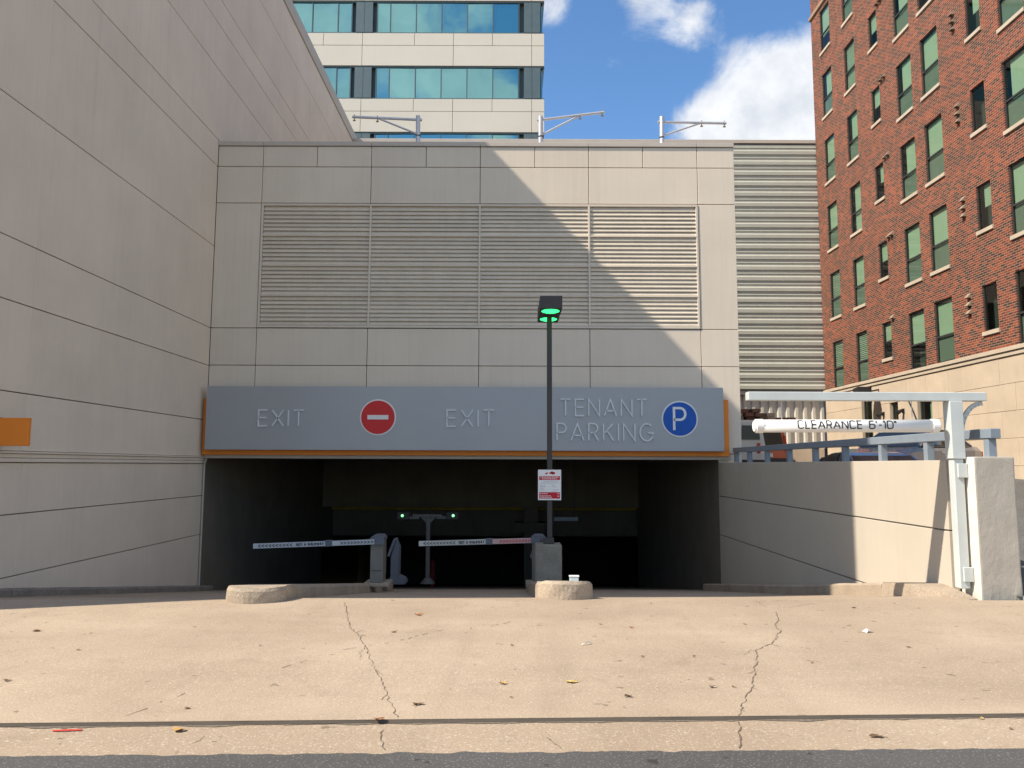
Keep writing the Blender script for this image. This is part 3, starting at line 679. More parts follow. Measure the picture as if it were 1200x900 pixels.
# ------------------------------------------------------------------ clearance gantry and hanging bar
CL = thing('clearance_gantry', 'pale grey steel clearance gantry with post, cantilever beam and curved brace', 'frame', (5.33, 9.3, -1.5))
bm = B(); box(bm, 5.285, 5.405, 9.22, 9.34, -1.46, 0.08, .006); obj('post', bm, FRAMEM, CL)
bm = B(); box(bm, 5.265, 5.425, 9.2, 9.36, 0.081, 0.785, .006); obj('post_sleeve', bm, FRAMEM, CL)
bm = B(); box(bm, 2.82, 5.73, 9.215, 9.345, 0.786, 0.89, .006); obj('beam', bm, FRAMEM, CL)
bm = B(); P = [Vector((5.43+.27*(1-math.cos(t)), 9.28, .36+.40*math.sin(t))) for t in [math.pi/2*i/8 for i in range(9)]]
for a, b in zip(P, P[1:]): bar(bm, a, b+(b-a)*.06, .05, .035, (0, 1, 0))
obj('curved_brace', bm, FRAMEM, CL)
for z in (-.05, -1.28):
    p = piece('clamp_plate', CL, FRAMEM, 5.315, 5.43, 9.185, 9.215, z-.095, z+.075, .004)
    for dz in (-.05, .03):
        bm = B(); cyl(bm, (5.43, 9.2, z+dz), (5.47, 9.2, z+dz), .009, 8); obj('bolt', bm, POLE, CL)
CB = thing('clearance_bar', 'white round clearance bar lettered CLEARANCE 6 ft 10 hanging under the frame beam', 'bar', (4.0, 9.28, .4))
zb0, zb1 = 0.475, 0.485; f_ = lambda x: zb0+(zb1-zb0)*(x-2.9)/2.3
bm = B(); cyl(bm, (2.96, 9.28, f_(2.96)), (5.12, 9.28, f_(5.12)), .078, 28); obj('tube', bm, WHITE, CB, smooth=False)
for p in children(CB): 
    for q in p.data.polygons: q.use_smooth = len(q.vertices) == 4
for a, b in ((2.905, 3.03), (5.05, 5.17)):
    bm = B(); cyl(bm, (a, 9.28, f_(a)), (b, 9.28, f_(b)), .086, 28); bmesh.ops.bevel(bm, geom=[e for e in bm.edges if abs((e.verts[0].co-e.verts[1].co).x) < .01], offset=.02, segments=3, affect='EDGES')
    obj('end_cap', bm, WHITE, CB)
for x in (3.25, 4.85):
    bm = B(); cyl(bm, (x, 9.28, f_(x)+.07), (x, 9.28, .79), .005, 6); obj('hanger', bm, STEEL, CB)
a0, a1 = wy(934, 500, 9.2), wy(1052, 489, 9.2)
fb = lambda s, t, d: (s, 9.28-math.sqrt(max(1e-6, .0785**2-(t-f_(s))**2))-d, t)
lettering('CLEARANCE 6\'-10"', CB, a0.x, a1.x, f_(4)-.040, f_(4)+.068, .013, .003, BLACK, fb, gap=.24, space=.62, sq=.62, fine=.01)

CL.location += Vector((0.07, 0.14, 0.01)); CB.location += Vector((0.06, 0.14, 0.007))
# ------------------------------------------------------------------ islands
def island(name, label, xc, hw, y0, y1, h, seed, mt=KERB):
    t = thing(name, label, 'traffic island', (xc, y0, gz(xc, y0)))
    def ring(off, ext):
        p = [(xc+(hw-off)*math.cos(a), y0+hw-(hw-off)*math.sin(a)*ext) for a in [math.pi*i/20 for i in range(21)]][::-1]
        n = 24; L = [(xc-hw+off, y0+hw+(y1-y0-hw)*i/n) for i in range(n, 0, -1)]; Rr = [(xc+hw-off, y0+hw+(y1-y0-hw)*i/n) for i in range(1, n+1)]
        return L+p+Rr
    def build(nm, ya, yb, last):
        pass
    bm = B(); lev = []
    for off, dz in ((0, -.1), (0, 0.02), (0.004, h*.45), (.01, h-.035), (.035, h)):
        lev.append([bm.verts.new((x, y, gz(x, y)+dz)) for x, y in ring(off, 1.0)])
    for s, r in zip(lev, lev[1:]):
        for j in range(len(s)-1): bm.faces.new((s[j], s[j+1], r[j+1], r[j]))
    top = lev[-1]; m_ = len(top)
    for j in range(m_//2): 
        if j+1 < m_-2-j: bm.faces.new((top[j], top[j+1], top[m_-2-j], top[m_-1-j]))
    roughen(bm, .011, 7, seed); 
    obj('island_kerb', bm, mt, t); return t
I1 = island('traffic_island', 'long worn concrete island with rounded nose under the left barrier gate', -3.0, .37, 8.98, 17.5, .165, 3)
I2 = island('traffic_island', 'short worn concrete island with rounded nose at the foot of the lamp post', 0.665, .345, 9.36, 17.5, .21, 8)

# ------------------------------------------------------------------ lamp post on its pedestal, notice
YLP = 14.3; XLP = 0.70; gl = gz(XLP, YLP)+.20
LP = thing('lamp_post', 'dark bronze lamp post with two green lit box heads on a concrete pedestal', 'street lamp', (XLP, YLP, gl))
bm = B(); box(bm, .43, .91, YLP-.24, YLP+.24, gl-.05, -1.43, .035, 3); bmesh.ops.subdivide_edges(bm, edges=[e for e in bm.edges if e.calc_length() > .3], cuts=5, use_grid_fill=True); roughen(bm, .005, 9, 2)
obj('pedestal', bm, mat('pedestal_concrete', (0.23, 0.205, 0.165), 0.9, 0.14, 4, fine=.08, bump=.3, bscale=25, stain=.5), LP)
bm = B(); box(bm, .585, .775, YLP-.09, YLP+.09, -1.429, -1.325, .01); obj('base_cover', bm, POLE, LP)
bm = B(); box(bm, XLP-.046, XLP+.046, YLP-.046, YLP+.046, -1.324, 2.86, .006); obj('pole', bm, POLE, LP)
GREEN = emit_mat('green_lamp_glow', (0.03, 0.75, 0.16), 1.15)
for sy in (-1, 1):
    ya, yb = (YLP-.72, YLP-.06) if sy < 0 else (YLP+.10, YLP+.70)
    bm = B(); zh = 2.80
    prism(bm, [(ya, zh), (yb, zh), (yb, zh+.17), (yb-.06 if sy < 0 else yb, zh+.225), (ya+.0, zh+.225), (ya, zh+.20)], 'x', XLP-.20, XLP+.20)
    hd = obj('lamp_head', bm, POLE, LP)
    bm = B(); box(bm, XLP-.02, XLP+.02, min(yb, YLP) if sy < 0 else YLP, YLP if sy < 0 else ya, zh+.06, zh+.14); obj('arm', bm, POLE, hd)
    bm = B(); yc = (ya+yb)/2-.05; n = 20
    V = [bm.verts.new((XLP+.165*math.cos(2*math.pi*i/n), yc+.20*math.sin(2*math.pi*i/n), zh-.002)) for i in range(n)]
    V2 = [bm.verts.new((XLP+.11*math.cos(2*math.pi*i/n), yc+.13*math.sin(2*math.pi*i/n), zh-.022)) for i in range(n)]
    for i in range(n): bm.faces.new((V[i], V[(i+1) % n], V2[(i+1) % n], V2[i]))
    bm.faces.new(V2); bm.faces.new(V[::-1]); obj('lens', bm, GREEN, hd)
NT = thing('parking_notice', 'small white parking notice with red bands on the lamp post', 'sign', (XLP, YLP-.06, -.6))
a, b = wy(630.5, 586, YLP-.06), wy(657.5, 550.5, YLP-.06); yn = YLP-.062
bm = B(); box(bm, a.x, b.x, yn, yn+.004, a.z, b.z); obj('board', bm, WHITE, NT)
W, H = b.x-a.x, b.z-a.z
NR = mat('notice_red', (0.50, 0.015, 0.03), .5); NG = mat('notice_print_grey', (0.45, 0.42, 0.47), .6)
def nbox(nm, u0, u1, v0, v1, mt, d=1):
    bm = B(); box(bm, a.x+W*u0, a.x+W*u1, yn-.0015*d, yn-.0015*(d-1)-.0002, a.z+H*v0, a.z+H*v1); return obj(nm, bm, mt, NT)
nbox('red_band', .05, .95, .66, .79, NR); nbox('red_band', .05, .95, .05, .26, NR)
bm = B()
for (u0, u1, v) in ((.10, .9, .755), (.17, .83, .70), (.08, .42, .215), (.08, .55, .14), (.84, .93, .215), (.84, .93, .13), (.1, .62, .09)):
    u = u0
    while u < u1:
        l = rnd.uniform(.03, .09); box(bm, a.x+W*u, a.x+W*min(u1, u+l), yn-.003, yn-.0018, a.z+H*(v-.016), a.z+H*(v+.016)); u += l+.02
obj('pale_print', bm, mat('notice_print_pale', (0.75, .55, .55), .6), NT, 'stuff')
bm = B()
for (u0, u1, v) in ((.25, .85, .61), (.12, .9, .56), (.08, .3, .49), (.08, .33, .44), (.08, .25, .39), (.08, .3, .33), (.6, .75, .49), (.62, .8, .44), (.65, .9, .34), (.6, .8, .29)):
    u = u0
    while u < u1:
        l = rnd.uniform(.03, .08); box(bm, a.x+W*u, a.x+W*min(u1, u+l), yn-.0015, yn-.0003, a.z+H*(v-.010), a.z+H*(v+.010)); u += l+.02
obj('grey_print', bm, NG, NT, 'stuff')
bm = B()
for q in ([(.28, .86), (.40, .92), (.44, .89), (.36, .84)], [(.45, .88), (.60, .95), (.72, .91), (.58, .86)], [(.56, .90), (.75, .92), (.73, .85), (.60, .84)]):
    prism(bm, [(a.x+W*u, a.z+H*v) for u, v in q], 'y', yn-.0015, yn-.0003)
obj('red_emblem', bm, NR, NT)
UB = thing('junction_box', 'small pale junction box on the lamp island', 'box', (.92, 10.6, -1.5))
yb_ = 10.6; zz = gz(.92, yb_)+.2
bm = B(); box(bm, .79, .91, yb_, yb_+.08, zz, zz+.075, .006); obj('housing', bm, mat('pale_teal_plastic', (.55, .65, .66), .5), UB)
bm = B(); box(bm, .782, .918, yb_-.006, yb_+.086, zz+.0755, zz+.087, .003); obj('lid', bm, WHITE, UB)

# ------------------------------------------------------------------ barrier gates
def gate(label, x0, x1, cab_z1, yc, tip, root, tipc, rootc, group):
    g0 = gz((x0+x1)/2, yc)+.17
    t = thing('barrier_gate', label, 'barrier gate', ((x0+x1)/2, yc, g0), group)
    bm = B(); box(bm, x0-.12, x1+.12, yc-.25, yc+.3, g0-.03, g0+.03, .008); obj('base_slab', bm, KERB, t)
    bm = B(); box(bm, x0, x1, yc-.16, yc+.2, g0+.031, cab_z1-.02, .006); cb = obj('cabinet', bm, mat('cabinet_stainless', (0.20, 0.185, 0.16), .5, .08, 3, metal=.2), t)
    bm = B(); box(bm, x0+.02, x1-.02, yc-.166, yc-.1605, g0+.25, g0+.262); obj('door_seam', bm, POLE, cb)
    bm = B(); prism(bm, [(x0-.01, cab_z1-.019), (x1+.01, cab_z1-.019), (x1+.01, cab_z1+.03), (x1-.04, cab_z1+.075), (x0+.06, cab_z1+.075), (x0-.01, cab_z1+.03)], 'y', yc-.18, yc+.21); obj('cabinet_hood', bm, INM, t)
    ya = yc-.20; A, D = Vector(tip), Vector(root)
    Lg = (D-A); ln = Lg.length; e = Lg.normalized(); up = Vector((-e.z, 0, e.x))
    f = lambda s, q, d: tuple(A+e*s+up*q+Vector((0, -d, 0)))
    def bx(nm, s0, s1, q0, q1, d0, d1, mt, par):
        bm = B(); V = [bm.verts.new(f(s, q, d)) for s in (s0, s1) for d in (d0, d1) for q in (q0, q1)]
        for i in [(0, 1, 3, 2), (4, 6, 7, 5), (0, 4, 5, 1), (2, 3, 7, 6), (0, 2, 6, 4), (1, 5, 7, 3)]: bm.faces.new([V[j] for j in i])
        return obj(nm, bm, mt, par)
    sp = ln*.58
    arm = bx('arm_tip', 0, sp, -.045, .045, -.02, .02, tipc, t); arm2 = bx('arm_root', sp, ln, -.045, .045, -.02, .02, rootc, t)
    bx('arm_coupling', sp-.06, sp+.07, -.052, .062, -.028, .028, INM, t)
    def chev(s, dr, bm, q=.026, l=.022):
        ribbon(bm, [(s-dr*l, q), (s+dr*l, 0), (s-dr*l, -q)], .014, .002, lambda a_, b_, d: f(a_, b_, .0205+d))
    bm = B()
    for i in range(10): chev(ln*(.05+.27*i/10), -1, bm)
    obj('arrow_marks', bm, BLACK, arm, 'stuff')
    bm = B()
    for i in range(10): chev(ln*(.68+.26*i/10), 1, bm)
    obj('arrow_marks', bm, BLACK if rootc.name != 'arm_red_lit' else mat('arrow_red', (.5, .05, .05), .5), arm2, 'stuff')
    lettering('NOT A WALKWAY', arm, ln*.33, ln*.545, -.030, .030, .013, .002, BLACK, lambda s, q, d: f(s, q, .0205+d), gap=.3, space=.55, joined='text')
    o = bx('arm_hub', ln-.16, ln+.02, -.055, .055, -.03, .035, INM, t)
    return t
YG = 14.9
ARMW = mat('arm_white', (0.46, 0.49, 0.52), .5, .03); ARMP = mat('arm_red_lit', (0.50, .33, .31), .5, .05)  # red light on the arm root is put into its pinkish colour
p = wy(297, 640, YG-.2); q = wy(449, 634.5, YG-.2); c0, c1 = wy(434.5, 632, YG-.16), wy(449.5, 632, YG-.16)
gate('left barrier gate with lowered white arm marked NOT A WALKWAY over dark ramp', c0.x, c1.x, c0.z, YG, p, q, ARMW, ARMW, 'barrier gates at the ramp')
p = wy(491, 637, YG-.2); q = wy(632, 633, YG-.2); c0, c1 = wy(624, 632, YG-.16), wy(639, 632, YG-.16)
gate('right barrier gate behind lamp pedestal with red lit and white lowered arm', c0.x, c1.x, c0.z, YG, p, q, mat('arm_cream', (.50, .49, .45), .5), ARMP, 'barrier gates at the ramp')
def kiosk(label, px0, px1, pyt, pyb, Y):
    a, b = wy(px0, pyb, Y), wy(px1, pyt, Y); t = thing('ticket_machine', label, 'ticket machine', ((a.x+b.x)/2, Y, a.z))
    X = lambda u: a.x+(b.x-a.x)*u; Z = lambda v: a.z+(b.z-a.z)*v
    bm = B(); prism(bm, [(X(.2), Z(.05)), (X(.62), Z(.05)), (X(.62), Z(.80)), (X(.45), Z(.97)), (X(.2), Z(.6))], 'y', Y-.12, Y+.18); obj('column', bm, INM, t)
    bm = B(); prism(bm, [(X(.02), Z(.62)), (X(.14), Z(.60)), (X(.46), Z(.98)), (X(.34), Z(1.0))], 'y', Y-.17, Y+.22); pn = obj('front_panel', bm, INM, t)
    bm = B(); prism(bm, [(X(.1), Z(-.02)), (X(1), Z(-.02)), (X(.95), Z(.07)), (X(.66), Z(.14)), (X(.2), Z(.14))], 'y', Y-.2, Y+.25); obj('foot', bm, INM, t)
    return t
kiosk('blue grey ticket machine with slanted head just right of left gate', 454, 477, 631, 682, 16.2)
kiosk('blue grey ticket machine half hidden behind concrete lamp pedestal', 621, 640, 635, 682, 15.9)
# T-shaped signal pole deeper in the ramp
YT = 20.6
TP = thing('signal_pole', 'grey T shaped pole with two green lights down the dark ramp', 'signal', (wy(501, 682, YT).x, YT, wy(501, 682, YT).z))
a, b = wy(501, 681, YT), wy(501, 606, YT)
bm = B(); box(bm, a.x-.05, a.x+.05, YT-.05, YT+.05, a.z, b.z, .006); obj('pole', bm, DULL, TP)
bm = B(); cyl(bm, (a.x, YT, a.z-.05), (a.x, YT, a.z+.1), .2, 12, .06); obj('base', bm, DULL, TP)
l, r_ = wy(484, 604.5, YT), wy(518, 604.5, YT)
bm = B(); box(bm, l.x, r_.x, YT-.06, YT+.06, b.z, b.z+.075, .005); obj('cross_arm', bm, DULL, TP)
for s in (-1, 1):
    bm = B(); prism(bm, [(a.x+s*.051, b.z-.001), (a.x+s*.051, b.z-.16), (a.x+s*.2, b.z-.001)], 'y', YT-.03, YT+.03); obj('gusset', bm, DULL, TP)
GL2 = emit_mat('signal_glow', (0.35, 1.0, 0.45), 0.45)
for px in (473, 530.5):
    c = wy(px, 604, YT); s = 1 if px > 501 else -1
    bm = B(); box(bm, c.x-.16, c.x+.16, YT-.10, YT+.12, c.z-.10, c.z+.09, .01); hd = obj('lamp_housing', bm, BLACK, TP)
    bm = B(); box(bm, min(c.x, c.x-s*.42), max(c.x, c.x-s*.42)-.0, YT-.05, YT+.05, c.z-.09, c.z-.02); obj('mounting_arm', bm, DULL, hd)
    bm = B(); cyl(bm, (c.x+.02*s, YT-.112, c.z), (c.x+.02*s, YT-.1005, c.z), .038, 12); obj('lens', bm, GL2, hd)
CLT = thing('ceiling_light', 'unlit strip light under the garage ceiling right of the lamp post', 'light', (1.55, 27, -1.9))
c = wy(663, 608, 27)
bm = B(); box(bm, c.x-.42, c.x+.42, 26.9, 27.1, c.z-.07, c.z+.07, .01); obj('housing', bm, GREYM, CLT)
bm = B(); cyl(bm, (c.x-.3, 27, c.z+.07), (c.x-.3, 27, .149), .012, 6); obj('hanger', bm, POLE, CLT)
bm = B(); cyl(bm, (c.x+.3, 27, c.z+.07), (c.x+.3, 27, .149), .012, 6); obj('hanger', bm, POLE, CLT)
BO = thing('bollard', 'dark red bollard behind the signal pole in the dark ramp', 'bollard', (wy(507, 682, 27).x, 27, gz(-2, 27)))
c = wy(507, 682, 27); bm = B(); cyl(bm, (c.x, 27, gz(c.x, 27)), (c.x, 27, gz(c.x, 27)+.85), .09, 14); obj('post', bm, mat('dark_red_paint', (.16, .015, .015), .6), BO)
bm = B(); cyl(bm, (c.x, 27, gz(c.x, 27)+.85), (c.x, 27, gz(c.x, 27)+.93), .09, 14, .03); obj('cap', bm, MATS['dark_red_paint'], BO)

# ------------------------------------------------------------------ davits on the roof
def davit(label, px, pyb, pyt, tipx, tipy, brx, bry, brpx, brpy, Y, mt):
    a = wy(px, pyb, Y); b = wy(px, pyt, Y); t = thing('davit_arm', label, 'davit', tuple(a), 'window washing davits on the garage roof')
    bm = B(); cyl(bm, a-Vector((0, 0, .25)), b, .062, 14); ps = obj('post', bm, mt, t, smooth=False)
    bm = B(); cyl(bm, (a.x, Y, a.z+.10), (a.x, Y, a.z+.13), .072, 14); obj('collar', bm, POLE, ps)
    s = -1 if tipx < px else 1
    r0_ = wy(px, brpy-(bry-brpy)*0, Y); T = wy(tipx, tipy, Y); bk = Vector((a.x-s*.12, Y, 0)); zr = wy(px, brx, Y).z
    bm = B(); cyl(bm, Vector((a.x-s*.10, Y, zr)), T, .036, 10); ar = obj('boom', bm, mt, t)
    q = Vector((a.x, Y, zr)); k = T-q; J = q+k*.62
    bm = B(); cyl(bm, Vector((a.x, Y, a.z+.16)), J, .027, 8); obj('strut', bm, mt, t)
    for u in (.62, .97):
        p = q+k*u; bm = B(); cyl(bm, p+Vector((0, 0, -.11)), p+Vector((0, 0, .07)), .014, 6); cyl(bm, p+Vector((-.035, 0, -.10)), p+Vector((.035, 0, -.10)), .02, 6); obj('shackle', bm, mat('brass', (.35, .27, .1), .5, metal=.6), ar)
    return t
YD = 20.42
davit('left roof davit with dim boom pointing left in front of the office tower', 490, 164, 136, 413, 137, 140.5, 0, 0, 0, YD, STEEL)
davit('middle roof davit with bright boom sloping up to the right', 633.5, 165, 136.5, 708, 131.5, 141, 0, 0, 0, YD, STEEL)
davit('right roof davit with level boom over blue sky and cloud', 775.5, 166, 137, 851, 144.5, 143, 0, 0, 0, YD, STEEL)

# ------------------------------------------------------------------ office tower beyond
TO = thing('office_tower', 'pale office tower with teal mirrored ribbon windows behind garage', 'building', (-10, 48, -1.6))
YT0 = 48.0; XT = 2.055; FH = 4.53; S = YT0/905
tx = lambda px: XT-(638.5-px)*(XT-(-14.33))/(638-348)
zfl = 28.305+2*FH
piece('tower_core', TO, MULL, -26, XT-.35, YT0+.35, 66, -1.7, 40)
ups = [-26, -20.5, tx(336), tx(381), tx(426.5), tx(487), tx(532.5), tx(578), tx(623.8), XT]
los = [-26, -18.2, tx(340)-.3, tx(426.3), tx(532.5), tx(623.8), XT]
panes = [-26, -24.3, -22.7, -21.1, tx(309), tx(338), tx(367), tx(397), tx(413)]
panes2 = [tx(443), tx(458.3), tx(488.5), tx(518.5), tx(548.5), tx(578.5), tx(608.5)]
for n in range(0, 9):
    zb = 28.305+2*FH-n*FH         # bottom of the window band
    zt = zb+2.21
    if zt < 8: break
    zs = zb-2.30
    for a, b in zip(ups, ups[1:]): piece('spandrel_panel', TO, TOWP, a+.015, b-.015, YT0, YT0+.3, zb-.86, zb-.03, .008)
    for a, b in zip(los, los[1:]): piece('spandrel_panel', TO, TOWP, a+.015, b-.015, YT0, YT0+.3, zs+.03, zb-.89, .008)
    for (lst) in (panes, panes2):
        for a, b in zip(lst, lst[1:]):
            g = piece('window_pane', TO, TGLASS, a+.035, b-.035, YT0+.13, YT0+.16, zb+.06, zt-.06)
            g.rotation_euler = (R(rnd.uniform(-.8, .8)), 0, R(rnd.uniform(-.8, .8)))
    for px in (None, 309, 338, 367, 397, 413.3, 443, 458.3, 488.5, 518.5, 548.5, 578.5, 608.8):
        if px is None: continue
        piece('mullion', TO, MULL, tx(px)-.03, tx(px)+.03, YT0+.06, YT0+.18, zb+.06, zt-.06)
    for z0 in (zb-.02, zt-.06): piece('window_rail', TO, MULL, -26, XT-.005, YT0+.05, YT0+.2, z0, z0+.08)
    for a, b in ((418, 428), (428, 438), (614.5, 624), (624, 634)): piece('metal_panel', TO, TOWM, tx(a)+.01, tx(b)-.01, YT0+.02, YT0+.1, zb+.06, zt-.06)
for sx in (0,):
    for n in range(0, 9):
        zb = 28.305+2*FH-n*FH
        if zb < 6: break
        piece('side_panel', TO, TOWP, XT-.3, XT-.002, YT0+.31, 66, zb-2.27, zb-.03, .01)
        piece('side_window', TO, TGLASS, XT-.2, XT-.12, YT0+.25, 66, zb, zb+2.19)

# ------------------------------------------------------------------ brick building at right
XB = 15.2; YB0, YB1 = 16.0, 37.13
BR = thing('brick_building', 'red brick building with stone sills and cream stone base at right', 'building', (XB, YB1, -1.6))
cols = [(35.02, 36.02, 0, 2.15), (32.58, 33.52, 0, 2.15), (30.48, 31.12, .69, 1.47), (28.0, 29.02, 0, 2.15), (26.18, 27.22, 0, 2.2), (23.72, 24.38, .64, 1.5), (21.65, 22.72, 0, 2.2), (19.2, 20.2, 0, 2.2)]
ZS0, FB = 3.635, 3.315; NF = 6; ZB, ZT = 3.62, 25.2
wins = []
for ci, (y0, y1, dz, h) in enumerate(cols):
    for k in range(NF): wins.append((ci, k, y0-.05, y1+.05, ZS0+FB*k+dz+.02, ZS0+FB*k+dz+.02+h))
def holed_wall(bm, Xp, ya, yb, za, zb, holes, dp):
    ys = sorted({ya, yb}|{h[0] for h in holes}|{h[1] for h in holes})
    for y0, y1 in zip(ys, ys[1:]):
        ym = (y0+y1)/2; iv = sorted((h[2], h[3]) for h in holes if h[0] < ym < h[1]); z = za
        for a, b in iv+[(zb, zb)]:
            if a > z: bm.faces.new([bm.verts.new(p) for p in ((Xp, y0, z), (Xp, y1, z), (Xp, y1, a), (Xp, y0, a))])
            z = b
    for y0, y1, z0, z1 in holes:
        for q in (((y0, z0), (y1, z0)), ((y1, z0), (y1, z1)), ((y1, z1), (y0, z1)), ((y0, z1), (y0, z0))):
            (a, b), (c, d) = q; bm.faces.new([bm.verts.new(p) for p in ((Xp, a, b), (Xp, c, d), (Xp+dp, c, d), (Xp+dp, a, b))])
bm = B(); holed_wall(bm, XB, YB0, YB1, ZB, ZT, [(q[2], q[3], q[4], q[5]) for q in wins], .16)
bm.faces.new([bm.verts.new(p) for p in ((XB, YB1, ZB), (XB+20, YB1, ZB), (XB+20, YB1, ZT), (XB, YB1, ZT))])
bm.faces.new([bm.verts.new(p) for p in ((XB, YB0, ZB), (XB+20, YB0, ZB), (XB+20, YB0, ZT), (XB, YB0, ZT))])
bm.faces.new([bm.verts.new(p) for p in ((XB, YB0, ZT), (XB+20, YB0, ZT), (XB+20, YB1, ZT), (XB, YB1, ZT))])
bmesh.ops.remove_doubles(bm, verts=bm.verts, dist=1e-4)
obj('brick_wall', bm, BRICK, BR)
piece('building_core', BR, ROOM, XB+.75, XB+20, YB0+.1, YB1-.1, -1.7, ZT-.1)
piece('belt_course', BR, SILL, XB-.10, XB+.1, YB0, YB1+.02, 3.50, 3.63, .012); piece('belt_course', BR, SILL, XB-.05, XB+.1, YB0, YB1+.02, 3.36, 3.497, .012)
piece('cornice', BR, mat('weathered_cornice', (.30, .20, .13), .8, .1), XB-.09, XB+.1, YB0, YB1+.09, 22.58, 22.78, .015)
SCREEN = mat('grey_screen', (0.16, 0.17, 0.155), .9, .05, 3)
blind_full = mat('pale_green_blind', (0.37, 0.40, 0.335), .8, .04, 2)
slatm = mat('slatted_blind', (0.42, 0.44, 0.39), .6, .04)
for ci, k, y0, y1, z0, z1 in wins:
    if ci == 7 or (ci == 6 and False): continue
    small = ci in (2, 5); X = XB+.04
    bm = B(); fw = .042
    box(bm, X, X+.06, y0+.002, y0+fw, z0+.002, z1-.002); box(bm, X, X+.06, y1-fw, y1-.002, z0+.002, z1-.002)
    box(bm, X, X+.06, y0+fw, y1-fw, z0+.002, z0+fw); box(bm, X, X+.06, y0+fw, y1-fw, z1-fw, z1-.002)
    zm = z0+(z1-z0)*.42
    if not small: box(bm, X-.01, X+.05, y0+fw, y1-fw, zm-.03, zm+.03)
    wn = obj('window', bm, DARKF, BR); 
    zb_ = [(z0+fw, z1-fw)] if small else [(z0+fw, zm-.03), (zm+.03, z1-fw)]
    for a, b in zb_: 
        bm = B(); v = [bm.verts.new((X+.03, y, z)) for y, z in ((y0+fw, a), (y0+fw, b), (y1-fw, b), (y1-fw, a))]; bm.faces.new(v); obj('pane', bm, WGLASS, wn, recalc=False)
    if not small and rnd.random() < .7:
        bm = B(); box(bm, X+.065, X+.07, y0+fw, y1-fw, z0+fw, zm-.03); obj('insect_screen', bm, SCREEN, wn)
    q = rnd.random()
    if small: cov = 0.0 if q < .6 else .5
    elif ci < 2: cov = rnd.choice((1.0, 1.0, .62, .9))
    else: cov = rnd.choice((.55, .6, .5, .85, 1.0, .65))
    if cov > 0:
        zc = z1-(z1-z0)*cov; bm = B()
        if ci < 2 and rnd.random() < .55:
            z = zc+.03
            while z < z1-.06: box(bm, X+.09, X+.13, y0+.03, y1-.03, z, z+.045); z += .085
            obj('blind', bm, slatm, wn)
        else:
            box(bm, X+.10, X+.115, y0+.03, y1-(.03 if rnd.random() < .6 else .22), zc, z1-.03); obj('blind', bm, blind_full, wn)
    if k or small:
        piece('sill', BR, SILL, XB-.06, XB+.035, y0-.05, y1+.05, z0-.135, z0-.001, .01)
bm = B(); box(bm, XB+.40, XB+.45, YB0+.2, YB1-.2, 3.7, 25.0)
obj('inner_partition', bm, ROOM, BR)
HOOD = mat('vent_metal', (0.30, 0.24, 0.17), .6, .1, 5)
bm = B(); v = [bm.verts.new(p) for p in ((0, -.09, .1), (0, .09, .1), (-.14, -.09, -.06), (-.14, .09, -.06), (0, -.09, -.06), (0, .09, -.06))]
for q in ((0, 1, 3, 2), (0, 2, 4), (1, 5, 3), (0, 4, 5, 1)): bm.faces.new([v[i] for i in q])
bmesh.ops.recalc_face_normals(bm, faces=bm.faces); hood = bpy.data.meshes.new('vent_hood'); bm.to_mesh(hood); bm.free(); hood.materials.append(HOOD)
for k in range(NF):
    zb_ = ZS0+FB*k
    for y, z in [(25.12, zb_+1.45), (25.12, zb_+1.72), (25.12, zb_+1.99), (30.22, zb_+2.28)]+([(29.98, zb_+2.30)] if k else []):
        o = bpy.data.objects.new('vent_hood', hood); C.objects.link(o); o.parent = BR; o.location = Vector((XB-.001, y, z))-ORG[BR]
# cream stone base in coursed blocks
bw = [(32.38, 33.35, .1, 2.85), (30.2, 30.85, 1.55, 2.45), (27.75, 28.75, .1, 2.45)]
holed = [(a, b, c, d) for a, b, c, d in bw]
nrow = 6; hrow = (3.355+1.65)/nrow
for r_i in range(nrow):
    z0 = -1.65+hrow*r_i; z1 = z0+hrow; y = YB0-.7*(r_i % 2)
    while y < YB1:
        y2 = min(YB1, y+1.42); a_, segs = max(YB0, y), []
        cuts = [(h[0], h[1]) for h in holed if h[0] < y2 and h[1] > a_ and h[2] < z1-.2 and h[3] > z0+.2]
        cur = a_
        for c0, c1 in sorted(cuts):
            if c0 > cur: segs.append((cur, c0))
            cur = max(cur, c1)
        if cur < y2: segs.append((cur, y2))
        for s0, s1 in segs:
            if s1-s0 > .06: 
                jx = rnd.uniform(0, .004); piece('stone_block', BR, STONE, XB-jx, XB+.28, s0+.006, s1-.006, z0+.006, z1-.006, .006)
        y = y2
piece('mortar_bed', BR, mat('stone_mortar', (.42, .34, .25), .9), XB+.012, XB+.22, YB0, 27.74, -1.6, 3.36); piece('mortar_bed', BR, MATS['stone_mortar'], XB+.012, XB+.22, 28.76, 30.19, -1.6, 3.36)
piece('mortar_bed', BR, MATS['stone_mortar'], XB+.012, XB+.22, 30.86, 32.37, -1.6, 3.36); piece('mortar_bed', BR, MATS['stone_mortar'], XB+.012, XB+.22, 33.36, YB1, -1.6, 3.36)
for a, b, z0, z1 in bw:
    bm = B(); X = XB+.12; box(bm, X, X+.05, a-.02, a+.06, z0, z1); box(bm, X, X+.05, b-.06, b+.02, z0, z1); box(bm, X, X+.05, a+.06, b-.06, z1-.06, z1); box(bm, X, X+.05, a+.06, b-.06, z0, z0+.06)
    wn = obj('window', bm, DARKF, BR)
    bm = B(); bm.faces.new([bm.verts.new(p) for p in ((X+.03, a+.06, z0+.06), (X+.03, a+.06, z1-.06), (X+.03, b-.06, z1-.06), (X+.03, b-.06, z0+.06))]); obj('pane', bm, WGLASS, wn, recalc=False)
    bm = B(); box(bm, X+.1, X+.12, a, (a+b)/2, z0, z1); obj('blind', bm, blind_full, wn)
